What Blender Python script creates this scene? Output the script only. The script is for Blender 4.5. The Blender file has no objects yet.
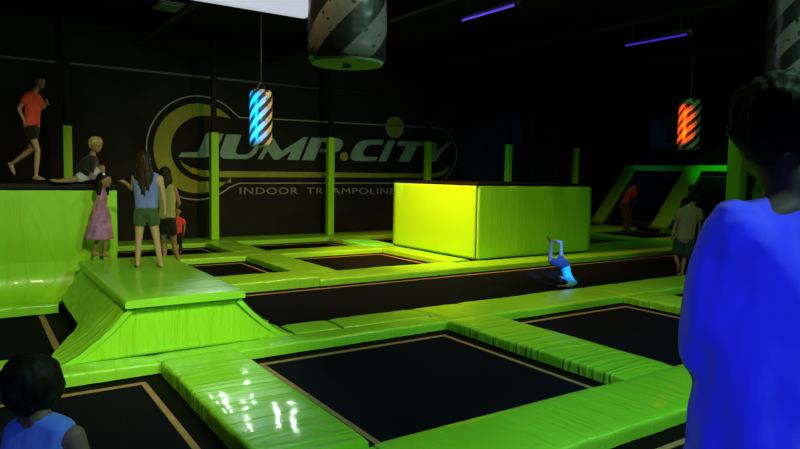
import bpy, bmesh, math, random
from mathutils import Vector, Matrix, noise
random.seed(4)
PI = math.pi
SC = bpy.context.scene
COL = SC.collection

# ------------------------------------------------------------------ camera
FPX = 636.0
RR = Vector((0.82901872, -0.55889911, 0.01896675))
UU = Vector((0.02815698, 0.07559075, 0.9967413))
FW = Vector((0.55851154, 0.82578316, -0.07840306))
EYE = Vector((0, 0, 1.6))
cam = bpy.data.cameras.new('camera')
cam.sensor_width = 36.0
cam.lens = FPX / 800 * 36
cam.clip_start = 0.05
camo = bpy.data.objects.new('camera', cam)
COL.objects.link(camo)
M = Matrix.Identity(4)
for i in range(3):
    M[i][0], M[i][1], M[i][2], M[i][3] = RR[i], UU[i], -FW[i], EYE[i]
camo.matrix_world = M
SC.camera = camo
SC.view_settings.view_transform = 'Standard'
SC.view_settings.look = 'None'
SC.view_settings.gamma = 1
SC.view_settings.exposure = 0
SC.view_settings.use_curve_mapping = False

def ray(x, y):
    return RR * ((x - 400) / FPX) - UU * ((y - 224.5) / FPX) + FW
def on(x, y, ax, val):
    d = ray(x, y)
    return EYE + d * ((val - EYE[ax]) / d[ax])
def at(x, y, depth):
    return EYE + ray(x, y) * depth

# ------------------------------------------------------------------ materials
MATS = {}
def mat(name, col, rough=0.5, spec=0.5, metal=0.0, emit=None, es=0.0, bump=None, coat=0.0, vary=0.0, vscale=3.0, sheen=0.0):
    m = bpy.data.materials.new(name); m.use_nodes = True
    nt = m.node_tree; b = nt.nodes['Principled BSDF']
    b.inputs['Base Color'].default_value = (*col, 1)
    b.inputs['Roughness'].default_value = rough
    b.inputs['Specular IOR Level'].default_value = spec
    b.inputs['Metallic'].default_value = metal
    b.inputs['Coat Weight'].default_value = coat
    b.inputs['Coat Roughness'].default_value = 0.09
    b.inputs['Sheen Weight'].default_value = sheen
    if emit:
        b.inputs['Emission Color'].default_value = (*emit, 1)
        b.inputs['Emission Strength'].default_value = es
    tc = nt.nodes.new('ShaderNodeTexCoord')
    if vary:
        n = nt.nodes.new('ShaderNodeTexNoise'); n.inputs['Scale'].default_value = vscale; n.inputs['Detail'].default_value = 4
        nt.links.new(tc.outputs['Object'], n.inputs['Vector'])
        r = nt.nodes.new('ShaderNodeValToRGB')
        r.color_ramp.elements[0].position = .3; r.color_ramp.elements[1].position = .7
        r.color_ramp.elements[0].color = (*[c * (1 - vary) for c in col], 1)
        r.color_ramp.elements[1].color = (*[min(1, c * (1 + vary)) for c in col], 1)
        nt.links.new(n.outputs['Fac'], r.inputs['Fac']); nt.links.new(r.outputs['Color'], b.inputs['Base Color'])
    if bump:
        prev = None
        for (scale, stretch, strength, dist, *rg) in bump:
            mp = nt.nodes.new('ShaderNodeMapping'); mp.inputs['Scale'].default_value = stretch
            nt.links.new(tc.outputs['Object'], mp.inputs['Vector'])
            n = nt.nodes.new('ShaderNodeTexNoise'); n.inputs['Scale'].default_value = scale; n.inputs['Detail'].default_value = 3
            n.inputs['Distortion'].default_value = .3
            nt.links.new(mp.outputs['Vector'], n.inputs['Vector'])
            bp = nt.nodes.new('ShaderNodeBump'); bp.inputs['Strength'].default_value = strength; bp.inputs['Distance'].default_value = dist
            if rg:
                # sharp crease lines: thin ridges where the noise crosses its middle
                a1 = nt.nodes.new('ShaderNodeMath'); a1.operation = 'SUBTRACT'; a1.inputs[1].default_value = .5; nt.links.new(n.outputs['Fac'], a1.inputs[0])
                a2 = nt.nodes.new('ShaderNodeMath'); a2.operation = 'ABSOLUTE'; nt.links.new(a1.outputs[0], a2.inputs[0])
                a3 = nt.nodes.new('ShaderNodeMapRange'); a3.inputs[1].default_value = 0; a3.inputs[2].default_value = rg[0]; a3.inputs[3].default_value = 1; a3.inputs[4].default_value = 0
                nt.links.new(a2.outputs[0], a3.inputs[0]); nt.links.new(a3.outputs[0], bp.inputs['Height'])
            else: nt.links.new(n.outputs['Fac'], bp.inputs['Height'])
            if prev: nt.links.new(prev.outputs['Normal'], bp.inputs['Normal'])
            prev = bp
        nt.links.new(prev.outputs['Normal'], b.inputs['Normal'])
    MATS[name] = m
    return m

GREEN = (0.28, 0.76, 0.035)
# vinyl whose creases run along X (seen on pads that lie along Y) and the other way round
V_ALONGY = mat('vinyl_creased_across', GREEN, .36, .5, coat=.25, vary=.05, vscale=1.2, bump=[(1.6, (.45, 4.5, 1), .35, .03), (1.0, (.35, 5.2, .6), .7, .014, .06), (30, (1, 1, 1), .08, .002)])
V_ALONGX = mat('vinyl_creased_along', GREEN, .36, .5, coat=.25, vary=.05, vscale=1.2, bump=[(1.6, (4.0, .5, 1), .4, .03), (1.2, (4.5, .6, .6), .4, .010, .06), (30, (1, 1, 1), .08, .002)])
V_WALL = mat('vinyl_wall', (0.30, 0.76, 0.02), .38, .45, coat=.2, vary=.04, vscale=1.0, bump=[(1.1, (3.2, 3.2, .5), .35, .04), (1.3, (2.4, 2.4, .5), .3, .010, .05)])
V_FRONT = mat('vinyl_ramp_front', (0.30, 0.76, 0.02), .28, .6, coat=.5, bump=[(1.5, (3.2, 1, .6), .35, .05), (1.4, (3.0, 1, .5), .7, .020, .08)])
V_POLE = mat('vinyl_pole', (0.30, 0.74, 0.01), .5, .3)
BED = mat('trampoline_mesh', (0.005, 0.0062, 0.0125), .9, .04, vary=.3, vscale=60, bump=[(180, (1, 1, 1), .3, .002)])
TAPE = mat('tan_tape', (0.36, 0.235, 0.11), .8, .2, vary=.15, vscale=12)
BLACKPAD = mat('black_vinyl', (0.004, 0.004, 0.004), .6, .2)
GAPM = mat('black_gap', (0.003, 0.003, 0.003), .8, .1)
WALLM = mat('black_wall', (0.016, 0.017, 0.016), .85, .15, vary=.25, vscale=1.5)
CEILM = mat('black_ceiling', (0.006, 0.007, 0.006), .9, .1, vary=.3, vscale=2)
FLOORM = mat('dark_floor', (0.008, 0.008, 0.008), .8, .2)
STEEL = mat('dark_steel', (0.05, 0.05, 0.05), .45, .5, metal=.6)
BEAMM = mat('ceiling_steel', (0.02, 0.02, 0.02), .5, .4, metal=.3)
CHAINM = mat('chain_metal', (.13, .13, .12), .4, .5, metal=.6)

# ------------------------------------------------------------------ helpers
def link(name, me, m=None, parent=None):
    o = bpy.data.objects.new(name, me); COL.objects.link(o)
    if m is not None:
        for q in (m if isinstance(m, (list, tuple)) else [m]): me.materials.append(q)
    if parent is not None: o.parent = parent
    return o
def obj(name, bm, m=None, parent=None, smooth=True):
    bmesh.ops.recalc_face_normals(bm, faces=bm.faces)
    me = bpy.data.meshes.new(name); bm.to_mesh(me); bm.free()
    if smooth:
        me.polygons.foreach_set('use_smooth', [True] * len(me.polygons))
        try: me.set_sharp_from_angle(angle=math.radians(40))
        except Exception: pass
    return link(name, me, m, parent)
def tag(o, label, cat, group=None, kind=None):
    o['label'] = label; o['category'] = cat
    if group: o['group'] = group
    if kind: o['kind'] = kind
    return o
def struct(o):
    o['kind'] = 'structure'; return o
def thing(name, loc, label, cat, group=None, rz=0):
    o = bpy.data.objects.new(name, None); COL.objects.link(o); o.empty_display_size = .1
    o.location = loc; o.rotation_euler = (0, 0, rz)
    return tag(o, label, cat, group)
def box(bm, x0, x1, y0, y1, z0, z1, bev=0.0, seg=2):
    r = bmesh.ops.create_cube(bm, size=1)
    vs = r['verts']
    for v in vs:
        v.co = Vector((x0 + (v.co.x + .5) * (x1 - x0), y0 + (v.co.y + .5) * (y1 - y0), z0 + (v.co.z + .5) * (z1 - z0)))
    if bev:
        es = list({e for v in vs for e in v.link_edges})
        bmesh.ops.bevel(bm, geom=es, offset=bev, segments=seg, affect='EDGES', profile=.6)
def boxo(name, dims, m, parent=None, bev=0.0, seg=2):
    bm = bmesh.new(); box(bm, *dims, bev=bev, seg=seg)
    return obj(name, bm, m, parent)
def tube(bm, pts, r, n=8):
    pts = [Vector(p) for p in pts]; rings = []
    rs = r if isinstance(r, (list, tuple)) else [r] * len(pts)
    for i, p in enumerate(pts):
        t = (pts[min(i + 1, len(pts) - 1)] - pts[max(i - 1, 0)]).normalized()
        a = t.cross(Vector((0, 0, 1)))
        if a.length < 1e-3: a = t.cross(Vector((1, 0, 0)))
        a.normalize(); b = t.cross(a)
        rings.append([bm.verts.new(p + a * math.cos(2 * PI * k / n) * rs[i] + b * math.sin(2 * PI * k / n) * rs[i]) for k in range(n)])
    for i in range(len(rings) - 1):
        for k in range(n):
            bm.faces.new((rings[i][k], rings[i][(k + 1) % n], rings[i + 1][(k + 1) % n], rings[i + 1][k]))
    bm.faces.new(rings[0]); bm.faces.new(rings[-1])
def cushion(cx, cy, L, Wd, T, along='X', z1=0.0, amp=0.006, seed=0, step=.06):
    """padded strip: rounded section swept along its length with crease noise; returns bmesh in world coords"""
    bm = bmesh.new()
    r = min(.028, T * .4)
    prof = []          # (u across, w up, side weight)
    hw = Wd / 2
    nt = 7
    prof.append((-hw, -T + .01, 1)); prof.append((-hw, -r * 1.6, 1))
    for k in range(4):
        a = PI - k * PI / 6
        prof.append((-hw + r + r * math.cos(a), -r + r * math.sin(a), 1 - k * .22))
    for k in range(1, nt):
        u = -hw + r + (Wd - 2 * r) * k / nt
        prof.append((u, .006 * math.sin(PI * k / nt), 0.15))
    for k in range(4):
        a = PI / 2 - k * PI / 6
        prof.append((hw - r + r * math.cos(a), -r + r * math.sin(a), .34 + k * .22))
    prof.append((hw, -r * 1.6, 1)); prof.append((hw, -T + .01, 1))
    n = max(6, int(L / step)); rings = []
    for i in range(n + 1):
        s = -L / 2 + L * i / n
        e = min(1, min(i, n - i) / (n * .03 + 1) + .0)
        ring = []
        for (u, w, sw) in prof:
            nz = noise.noise(Vector((s * 9 + seed * 3.1, u * 1.5, seed)))
            nz2 = noise.noise(Vector((s * 1.3 + seed, u * 2, 5)))
            uu = u - math.copysign(1, u) * (amp * sw * (nz + .5)) - math.copysign(.005 * (1 - e), u)
            ww = w + amp * .5 * nz * (1 if w > -T * .7 else 0) + .008 * nz2 * (w > -T * .7) - .006 * (1 - e) * (w > -T * .7)
            if along == 'X': p = Vector((cx + s, cy + uu, z1 + ww))
            else: p = Vector((cx + uu, cy + s, z1 + ww))
            ring.append(bm.verts.new(p))
        rings.append(ring)
    m = len(prof)
    for i in range(n):
        for k in range(m):
            bm.faces.new((rings[i][k], rings[i][(k + 1) % m], rings[i + 1][(k + 1) % m], rings[i + 1][k]))
    bm.faces.new(rings[0]); bm.faces.new(rings[-1])
    return bm
def centre_origin(o):
    me = o.data
    xs = [v.co.x for v in me.vertices]; ys = [v.co.y for v in me.vertices]; zs = [v.co.z for v in me.vertices]
    c = Vector(((min(xs) + max(xs)) / 2, (min(ys) + max(ys)) / 2, min(zs)))
    me.transform(Matrix.Translation(-c)); o.location = c
    return o

BZ = -0.11      # level of the jumping mats
PADT = 0.115
_ps = [0]
def upad(x0, x1, y0, y1, label, z1=0.0, T=None, name='frame_pad', amp=.006, cat='pad', group=None):
    _ps[0] += 1
    o = obj(name, cushion((x0 + x1) / 2, (y0 + y1) / 2, x1 - x0 - .003, y1 - y0 - .003, T or (z1 - BZ + .0), 'X', z1, amp, _ps[0]), V_ALONGX)
    return tag(o, label, cat, group)
def vpad(x0, x1, y0, y1, label, z1=0.0, amp=.006, cat='pad', group=None):
    _ps[0] += 1
    o = obj('frame_pad', cushion((x0 + x1) / 2, (y0 + y1) / 2, y1 - y0 - .003, x1 - x0 - .003, z1 - BZ, 'Y', z1, amp, _ps[0]), V_ALONGY)
    return tag(o, label, cat, group)

# ------------------------------------------------------------------ room shell
X0, X1, Y0, Y1, ZC, ZF = -3.0, 21.6, -3.2, 15.3, 4.7, -0.125
def slab(name, d, m):
    return struct(boxo(name, d, m))
slab('floor', (X0, X1, Y0, Y1, ZF - .1, ZF), FLOORM)
slab('ceiling', (X0, X1, Y0, Y1, ZC, ZC + .1), CEILM)
slab('wall_back', (X0 - .1, X1 + .1, Y1, Y1 + .12, ZF - .1, ZC + .1), WALLM)
slab('wall_front', (X0 - .1, X1 + .1, Y0 - .12, Y0, ZF - .1, ZC + .1), WALLM)
slab('wall_left', (X0 - .12, X0, Y0, Y1, ZF - .1, ZC + .1), WALLM)
slab('wall_right', (X1, X1 + .12, Y0, Y1, ZF - .1, ZC + .1), CEILM)
slab('trim_1', (X0, X1, Y1 - .06, Y1, 3.78, 3.83), STEEL)

# ceiling beams (run along the hall's length)
for i, (bx, lab) in enumerate(((3.2, 'dark steel ceiling beam over the near pads, behind the hanging blue bag'),
                               (6.4, 'dark steel ceiling beam carrying the brighter violet tube'),
                               (9.9, 'dark steel ceiling beam carrying the fainter violet tube'),
                               (13.5, 'dark steel ceiling beam farthest right, beyond both violet tubes'))):
    bm = bmesh.new()
    box(bm, bx - .07, bx + .07, Y0 + .02, Y1 - .02, 4.58, 4.695)
    box(bm, bx - .015, bx + .015, Y0 + .02, Y1 - .02, 4.40, 4.58)
    box(bm, bx - .07, bx + .07, Y0 + .02, Y1 - .02, 4.37, 4.40)
    tag(obj('ceiling_beam', bm, BEAMM, None, False), lab, 'beam', 'steel beams under the black ceiling')

# violet tubes
UVE = [mat('violet_tube', (.1, .05, .4), .4, .5, emit=(.16, .06, 1.0), es=.75), mat('violet_tube_dim', (.1, .05, .4), .4, .5, emit=(.10, .03, 1.0), es=.45)]
for i, (tx, ty0, ty1, lab) in enumerate(((6.40, 6.62, 7.90, 'violet fluorescent tube light under the ceiling, top centre of the photo'),
                                         (9.90, 6.20, 7.52, 'dimmer violet tube light under the ceiling, upper right'))):
    t = thing('tube_light', (tx, (ty0 + ty1) / 2, 4.0), lab, 'light', 'violet tube lights')
    h = (ty1 - ty0) / 2
    boxo('housing', (-.045, .045, -h, h, .03, .08), STEEL, t, .006)
    bm = bmesh.new(); tube(bm, [(0, -h + .06, 0), (0, h - .06, 0)], .016, 10); obj('tube', bm, UVE[i], t)
    for s in (-1, 1):
        boxo('end_cap', (-.025, .025, s * h - .03 * (s + 1), s * h + .03 * (1 - s), -.025, .04), STEEL, t, .005)
        bm = bmesh.new(); tube(bm, [(0, s * h * .7, .08), (0, s * h * .7, .37)], .006, 6); obj('hanger', bm, STEEL, t)

# bright hanging sign panel at the top of the picture
PANEL = mat('lit_panel', (.03, .03, .03), .5, .4, emit=(.50, .53, .64), es=1.0)
FRAMEW = mat('panel_frame', (.45, .45, .47), .5, .4)
pt = thing('light_panel', (1.66, 5.45, 3.02), 'bright white hanging panel cut off by the top edge of the photo', 'light')
boxo('panel', (-.96, .94, -.05, .05, .0, .85), PANEL, pt)
boxo('frame', (-.98, -.96, -.06, .06, 0, .87), FRAMEW, pt, .003)
boxo('frame', (.94, .96, -.06, .06, 0, .87), FRAMEW, pt, .003)
for s in (-.7, .7):
    bm = bmesh.new(); tube(bm, [(s, 0, .84), (s, 0, 1.675)], .008, 6); obj('hanger', bm, STEEL, pt)
g = at(168, 7, 6.3)
t = thing('ceiling_grille', g, 'dim greenish slotted grille hanging left of the bright white panel', 'grille')
gm = mat('grille_green', (.03, .07, .04), .5, .4)
boxo('frame', (-.12, .12, -.17, .17, 0, .02), gm, t, .004)
for k in range(6): boxo('slat', (-.10, .10, -.145 + k * .052, -.12 + k * .052, -.012, .002), mat('slat_green', (.10, .14, .10), .5, .4) if k == 0 else MATS['slat_green'], t)
bm = bmesh.new(); tube(bm, [(0, 0, .02), (0, 0, ZC - g.z - .01)], .01, 6); obj('hanger', bm, STEEL, t)

# ------------------------------------------------------------------ trampolines
CX = [(-1.14, 1.27), (1.94, 4.32), (5.02, 7.40), (8.10, 10.48), (11.18, 13.56), (14.26, 16.64)]
ROW = {'F': (.10, 2.46), 'A': (3.13, 5.43), 'R': (6.15, 8.50), 'B': (9.25, 11.60), 'C': (12.30, 14.10)}
def tramp(x0, x1, y0, y1, label, tape=True, inset=.17, tw=.045):
    t = thing('trampoline', ((x0 + x1) / 2, (y0 + y1) / 2, BZ), label, 'trampoline', 'sunken trampolines')
    hx, hy = (x1 - x0) / 2 + .03, (y1 - y0) / 2 + .03
    bm = bmesh.new()
    n = 16
    bmesh.ops.create_grid(bm, x_segments=n, y_segments=n, size=1)
    for v in bm.verts:
        x, y = v.co.x, v.co.y
        v.co = Vector((x * (hx - inset + .02), y * (hy - inset + .02), -.012 * (1 - x * x) * (1 - y * y)))
    obj('jump_mat', bm, BED, t)
    bm = bmesh.new()
    a, b = hx, hy; c, d = hx - inset + .0, hy - inset + .0
    for q in ((-a, a, -b, -d), (-a, a, d, b), (-a, -c, -d, d), (c, a, -d, d)):
        box(bm, q[0], q[1], q[2], q[3], -.012, -.004)
    obj('spring_cover', bm, GAPM, t, False)
    if tape:
        bm = bmesh.new()
        for q in ((-c, c, -d, -d + tw), (-c, c, d - tw, d), (-c, -c + tw, -d + tw, d - tw), (c - tw, c, -d + tw, d - tw)):
            box(bm, *q, -.001, .005)
        obj('edge_tape', bm, TAPE, t, False)
    return t
TN = {}
def T(col, row, label, short, **k):
    TN[(col, row)] = short
    tramp(*CX[col], *ROW[row], label, **k)
T(0, 'F', 'black trampoline under the boy in the lower left corner', 'trampoline under the boy')
T(1, 'F', 'black trampoline cut off at the bottom edge beside the man in blue', 'trampoline at the bottom edge')
T(0, 'A', 'black trampoline with tan tape right behind the boy in blue', 'tan-taped trampoline behind the boy')
T(1, 'A', 'largest black trampoline with tan taped edge, front centre', 'large front-centre trampoline')
T(2, 'A', 'black trampoline with tan edge left of the man in blue', 'trampoline beside the man in blue')
T(3, 'A', 'black trampoline almost hidden behind the man in blue', 'trampoline hidden behind the man')
T(1, 'B', 'small looking black trampoline just behind the raised ramp mat', 'trampoline behind the ramp mat')
T(2, 'B', 'black trampoline directly left of the tall yellow-green box', 'trampoline left of the box')
T(1, 'C', 'black trampoline below the tall green pole, by the child in red', 'trampoline by the child in red')
T(2, 'C', 'black trampoline near the wall between two green poles', 'trampoline near the back wall')
T(3, 'C', 'black trampoline at the back wall just left of the box', 'trampoline peeking out left of the box')
# right side row pieces with their own depth
def T2(x0, x1, y0, y1, label): tramp(x0, x1, y0, y1, label)
T2(11.4, 14.3, 10.35, 11.85, 'dark trampoline wedge just right of the box, nearer one')
T2(15.3, 18.2, 10.6, 12.95, 'dark trampoline in front of the inclined trampolines, far right')
T2(11.18, 13.9, 12.6, 14.3, 'dark trampoline hidden behind the box near the back wall')
# long runways
rt = thing('runway_trampoline', (10.2, 7.33, BZ), 'long black runway trampoline crossing the hall in front of the box', 'trampoline')
bm = bmesh.new(); bmesh.ops.create_grid(bm, x_segments=60, y_segments=10, size=1)
for v in bm.verts: v.co = Vector((v.co.x * 8.0, v.co.y * 1.02, -.012 * (1 - v.co.y ** 2)))
obj('jump_mat', bm, BED, rt)
bm = bmesh.new(); box(bm, -8.05, 8.05, -1.2, -1.0, -.012, -.004); box(bm, -8.05, 8.05, 1.0, 1.2, -.012, -.004); obj('spring_cover', bm, GAPM, rt, False)
bm = bmesh.new(); box(bm, -8, 8, 1.0, 1.045, -.001, .005); box(bm, -8, 8, -1.045, -1.0, -.001, .005); obj('edge_tape', bm, TAPE, rt, False)
lt = thing('runway_trampoline', (-.85, 7.3, BZ), 'black runway trampoline at the left edge below the raised platform', 'trampoline')
bm = bmesh.new(); bmesh.ops.create_grid(bm, x_segments=20, y_segments=10, size=1)
for v in bm.verts: v.co = Vector((v.co.x * 1.55, v.co.y * 1.04, -.012 * (1 - v.co.y ** 2)))
obj('jump_mat', bm, BED, lt)
bm = bmesh.new()
box(bm, -1.6, 1.72, -1.2, -1.02, -.012, -.004); box(bm, -1.6, 1.72, 1.02, 1.24, -.012, -.004); box(bm, 1.52, 1.75, -1.02, 1.02, -.012, -.004); obj('spring_cover', bm, GAPM, lt, False)
bm = bmesh.new(); box(bm, 1.46, 1.52, -1.02, 1.02, -.001, .005); box(bm, -1.55, 1.46, -1.02, -.975, -.001, .005); obj('edge_tape', bm, TAPE, lt, False)

# ------------------------------------------------------------------ pads of the grid
GP = 'green pads between the trampolines'
rows = ['F', 'A', 'B', 'C']
# strips that run away from the camera (along Y)
VL = {
 (0, 'F'): 'green pad under the feet of the man in blue',
 (0, 'A'): 'glossy creased green pad with white glints, left of the large front-centre trampoline',
 (1, 'A'): 'green pad right of the large front-centre trampoline, glinting at its near end',
 (2, 'A'): 'green pad right of the trampoline beside the man in blue',
 (3, 'A'): 'green pad hidden behind the man in blue, far side of his trampoline',
 (1, 'F'): 'green pad hidden behind the waist of the man in blue',
 (0, 'B'): 'green pad behind the raised mat, left of the trampoline behind the ramp',
 (1, 'B'): 'yellow-green pad between the two trampolines behind the runway, left of the box',
 (0, 'C'): 'green pad left of the back trampoline by the child in red',
 (1, 'C'): 'green pad at the foot of the green pole right of the child in red',
 (2, 'C'): 'green pad behind the box pad, between the two backmost trampolines',
}
for (c, r), lab in VL.items():
    vpad(CX[c][1] if (c, r) != (0, 'B') else 1.60, CX[c + 1][0], ROW[r][0], ROW[r][1], lab, z1=.025 if (c, r) == (0, 'A') else 0, amp=.008 if r == 'A' else .006, group=GP)
vpad(CX[2][1], 7.90, 9.25, 11.98, 'narrow yellow-green pad along the foot of the box', group=GP)
# strips across (along X) between rows
def band(y0, y1, cols, labs, tiles, tl):
    for c, lab in zip(cols, labs):
        upad(CX[c][0], CX[c][1], y0, y1, lab, amp=.009, group=GP)
    for c, lab in zip(tiles, tl):
        upad(CX[c][1], CX[c + 1][0], y0, y1, lab, group=GP, name='corner_pad')
band(2.46, 3.13, [0, 1, 2, 3], ['green pad in front of the trampoline behind the boy',
     'wide green pad along the front edge of the large front-centre trampoline',
     'green pad hidden behind the hips of the man in blue', 'green pad hidden behind the legs of the man in blue'],
     [0, 1, 2], ['small green corner pad at the lower left corner of the large trampoline',
              'small green corner pad at the lower right corner of the large trampoline',
              'small green corner pad hidden behind the elbow of the man in blue'])
# back pads of row A, front of the runways
upad(-1.14, 1.27, 5.43, 5.725, 'darker green pad at the foot of the ramp front, behind the boy', amp=.009, group=GP)
upad(1.27, 4.32, 5.43, 5.725, 'long narrow green pad from the ramp front along the back of the large front-centre trampoline', amp=.010, group=GP)
upad(-1.14, .42, 5.75, 6.15, 'wrinkled green pad at the near side of the left runway', amp=.02, group=GP)
upad(2.66, 3.17, 5.73, 6.15, 'short green pad at the curved toe of the ramp, left of the dark seam', amp=.008, group=GP)
upad(3.21, 4.32, 5.73, 6.15, 'green pad at the runway edge just right of the dark seam', amp=.010, group=GP)
for c, lab in ((1, 'small green corner pad between runway and the far right corner of the large trampoline'),
               (2, 'small green corner pad on the near side of the runway, left of the beige-shirted person'),
               (3, 'small green corner pad carrying the near right green pole')):
    upad(CX[c][1], CX[c + 1][0], 5.43, 6.15, lab, name='corner_pad', group=GP)
upad(5.02, 7.40, 5.43, 6.15, 'yellow-green pad between the runway and the trampoline beside the man', amp=.01, group=GP)
upad(8.10, 10.48, 5.43, 6.15, 'green pad on the near side of the runway at the beige-shirted person', amp=.01, group=GP)
upad(11.18, 18.2, 5.43, 6.15, 'long green pad on the near runway side hidden behind the man in blue', amp=.01, group=GP)
# far side of the runway
upad(2.63, 4.32, 8.50, 9.25, 'thick wrinkled green pad on the far runway side beside the ramp mat', z1=.045, amp=.014, group=GP)
upad(4.33, 5.02, 8.50, 9.25, 'small green corner pad on the far runway side near the ramp', name='corner_pad', group=GP)
upad(5.02, 7.40, 8.50, 9.25, 'yellow-green pad on the far runway side in front of the trampoline by the box', amp=.01, group=GP)
upad(7.40, 8.10, 8.50, 9.10, 'bright yellow corner pad at the near corner of the box', name='corner_pad', group=GP)
upad(8.10, 11.18, 8.50, 9.10, 'green pad at the foot of the box face behind the somersaulting boy', amp=.01, group=GP)
upad(11.18, 14.4, 8.50, 10.3, 'wide dim green pad right of the box on the far runway side', amp=.01, group=GP)
upad(14.4, 18.6, 8.50, 10.5, 'wide dim green pad farther right on the far runway side', amp=.01, group=GP)
upad(1.94, 2.60, 8.62, 9.25, 'short green pad at the back edge of the raised mat', name='corner_pad', group=GP)
vpad(14.4, 15.2, 10.52, 14.3, 'dim green pad running back between the two dark trampolines right of the box', group=GP)
upad(15.2, 18.3, 13.02, 14.3, 'dim green pad at the foot of the inclined trampolines', group=GP)
vpad(18.22, 18.72, 10.52, 12.12, 'dim green pad at the toe of the inclined trampoline beside the beige-shirted person', group=GP)
upad(11.3, 14.38, 11.88, 12.5, 'dim green pad behind the dark trampoline right of the box', group=GP)
# between B and C
band(11.60, 12.30, [1, 2], ['green pad between the trampoline by the child in red and the one nearer',
     'yellow-green pad between the two trampolines left of the box, one behind the other'],
     [0, 1], ['small green corner pad behind the raised mat near the red-shirted child', 'small green corner pad in line with the second green pole from left'])
upad(7.40, 11.18, 12.0, 12.30, 'green pad along the hidden back of the box', group=GP)
# along the back wall
for c, lab in ((1, 'green wall-side pad behind the child in red'), (2, 'green wall-side pad between the second and third green poles'),
               (3, 'green wall-side pad touched by teal light left of the box'), (4, 'green wall-side pad hidden by the box'),
               (5, 'green wall-side pad right of the box near the inclined trampolines')):
    upad(CX[c][0], CX[c][1], 14.36 if c > 3 else 14.12, 15.2, lab, group=GP)
for c, lab in ((1, 'square green wall-side pad under the second green pole'), (2, 'square green wall-side pad under the third green pole'),
               (3, 'square green wall-side pad under the fourth green pole'), (4, 'square green wall-side pad under the fifth green pole')):
    upad(CX[c][1], CX[c + 1][0], 14.36 if c > 3 else 14.12, 15.2, lab, name='corner_pad', group=GP)

# ------------------------------------------------------------------ padded poles
def pole(x, y, h, w, label, z0=.012):
    t = thing('padded_pole', (x, y, z0), label, 'pole', 'upright green padded poles')
    boxo('padding', (-w / 2, w / 2, -w / 2, w / 2, 0, h), V_POLE, t, .02, 3)
    boxo('upper_post', (-.055, .055, -.055, .055, h + .012, ZC - z0 - .005), BLACKPAD, t, .01)
    boxo('cap', (-w / 2 + .015, w / 2 - .015, -w / 2 + .015, w / 2 - .015, h, h + .012), BLACKPAD, t, .004)
pole(1.66, 14.6, 2.45, .17, 'green padded pole behind the raised left platform, right of the coral-shirted girl')
pole(4.67, 14.6, 2.47, .18, 'tall green padded pole crossing the letter J of the wall logo')
pole(7.68, 14.6, 2.50, .17, 'tall green padded pole crossing the letter P of the wall logo')
pole(10.78, 14.6, 2.53, .17, 'green padded pole in front of the letter Y of the wall logo')
pole(13.9, 14.6, 2.58, .17, 'dim green padded pole rising behind the middle of the box')
pole(17.0, 14.6, 2.6, .16, 'dim green padded pole at the right end of the box')
pole(10.86, 5.82, 2.50, .235, 'nearer bright green padded pole just left of the head of the man in blue')
t = thing('steel_post', (11.12, 5.72, .01), 'thin dark grey steel post right beside the bright green pole', 'post')
boxo('post', (-.03, .03, -.03, .03, .006, 3.2), STEEL, t, .005)
boxo('base_plate', (-.06, .06, -.07, .07, 0, .006), STEEL, t)

# ------------------------------------------------------------------ sweep helper: profile in (a, z) extruded along an axis
def sweep(name, prof, s0, s1, thick, m, parent, axis='Y', n=30, amp=.008, seed=1, vary=None):
    """prof: list of (a,z) for the top surface; extruded between s0 and s1 along axis, with thickness downwards/inwards"""
    bm = bmesh.new(); rings = []
    for i in range(n + 1):
        s = s0 + (s1 - s0) * i / n
        P = prof if vary is None else vary(s)
        top, bot = [], []
        for k, (a, z) in enumerate(P):
            a0, z0 = P[max(k - 1, 0)]; a1, z1 = P[min(k + 1, len(P) - 1)]
            d = Vector((a1 - a0, z1 - z0)).normalized(); nrm = Vector((-d.y, d.x))
            if nrm.y < 0: nrm = -nrm
            w = amp * noise.noise(Vector((s * 6, k * .6, seed)))
            e = -.012 if i in (0, n) else 0
            q = Vector((a, z)) + nrm * (w + e)
            r = Vector((a, z)) - nrm * thick
            top.append(q); bot.append(r)
        loop = top + bot[::-1]
        f = (lambda q: Vector((q.x, s, q.y))) if axis == 'Y' else (lambda q: Vector((s, q.x, q.y)))
        rings.append([bm.verts.new(f(q)) for q in loop])
    mm = len(rings[0])
    for i in range(n):
        for k in range(mm):
            bm.faces.new((rings[i][k], rings[i][(k + 1) % mm], rings[i + 1][(k + 1) % mm], rings[i + 1][k]))
    bm.faces.new(rings[0]); bm.faces.new(rings[-1])
    return obj(name, bm, m, parent)

# ------------------------------------------------------------------ ramp block (the raised hump)
rb = thing('ramp_block', (0, 0, 0), 'raised green ramp block with creased front and two curved sides, under the girls', 'ramp')
def conc(xa, za, xb, zb, n=12, k=1.7):
    """concave slope from high (xa,za) to low (xb,zb)"""
    return [(xa + (xb - xa) * i / n, zb + (za - zb) * (1 - i / n) ** k) for i in range(n + 1)]
right_p = conc(2.07, .42, 2.62, .0, 12, 1.45)
left_p = conc(1.08, .42, .52, .0, 12, 1.45)
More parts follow.
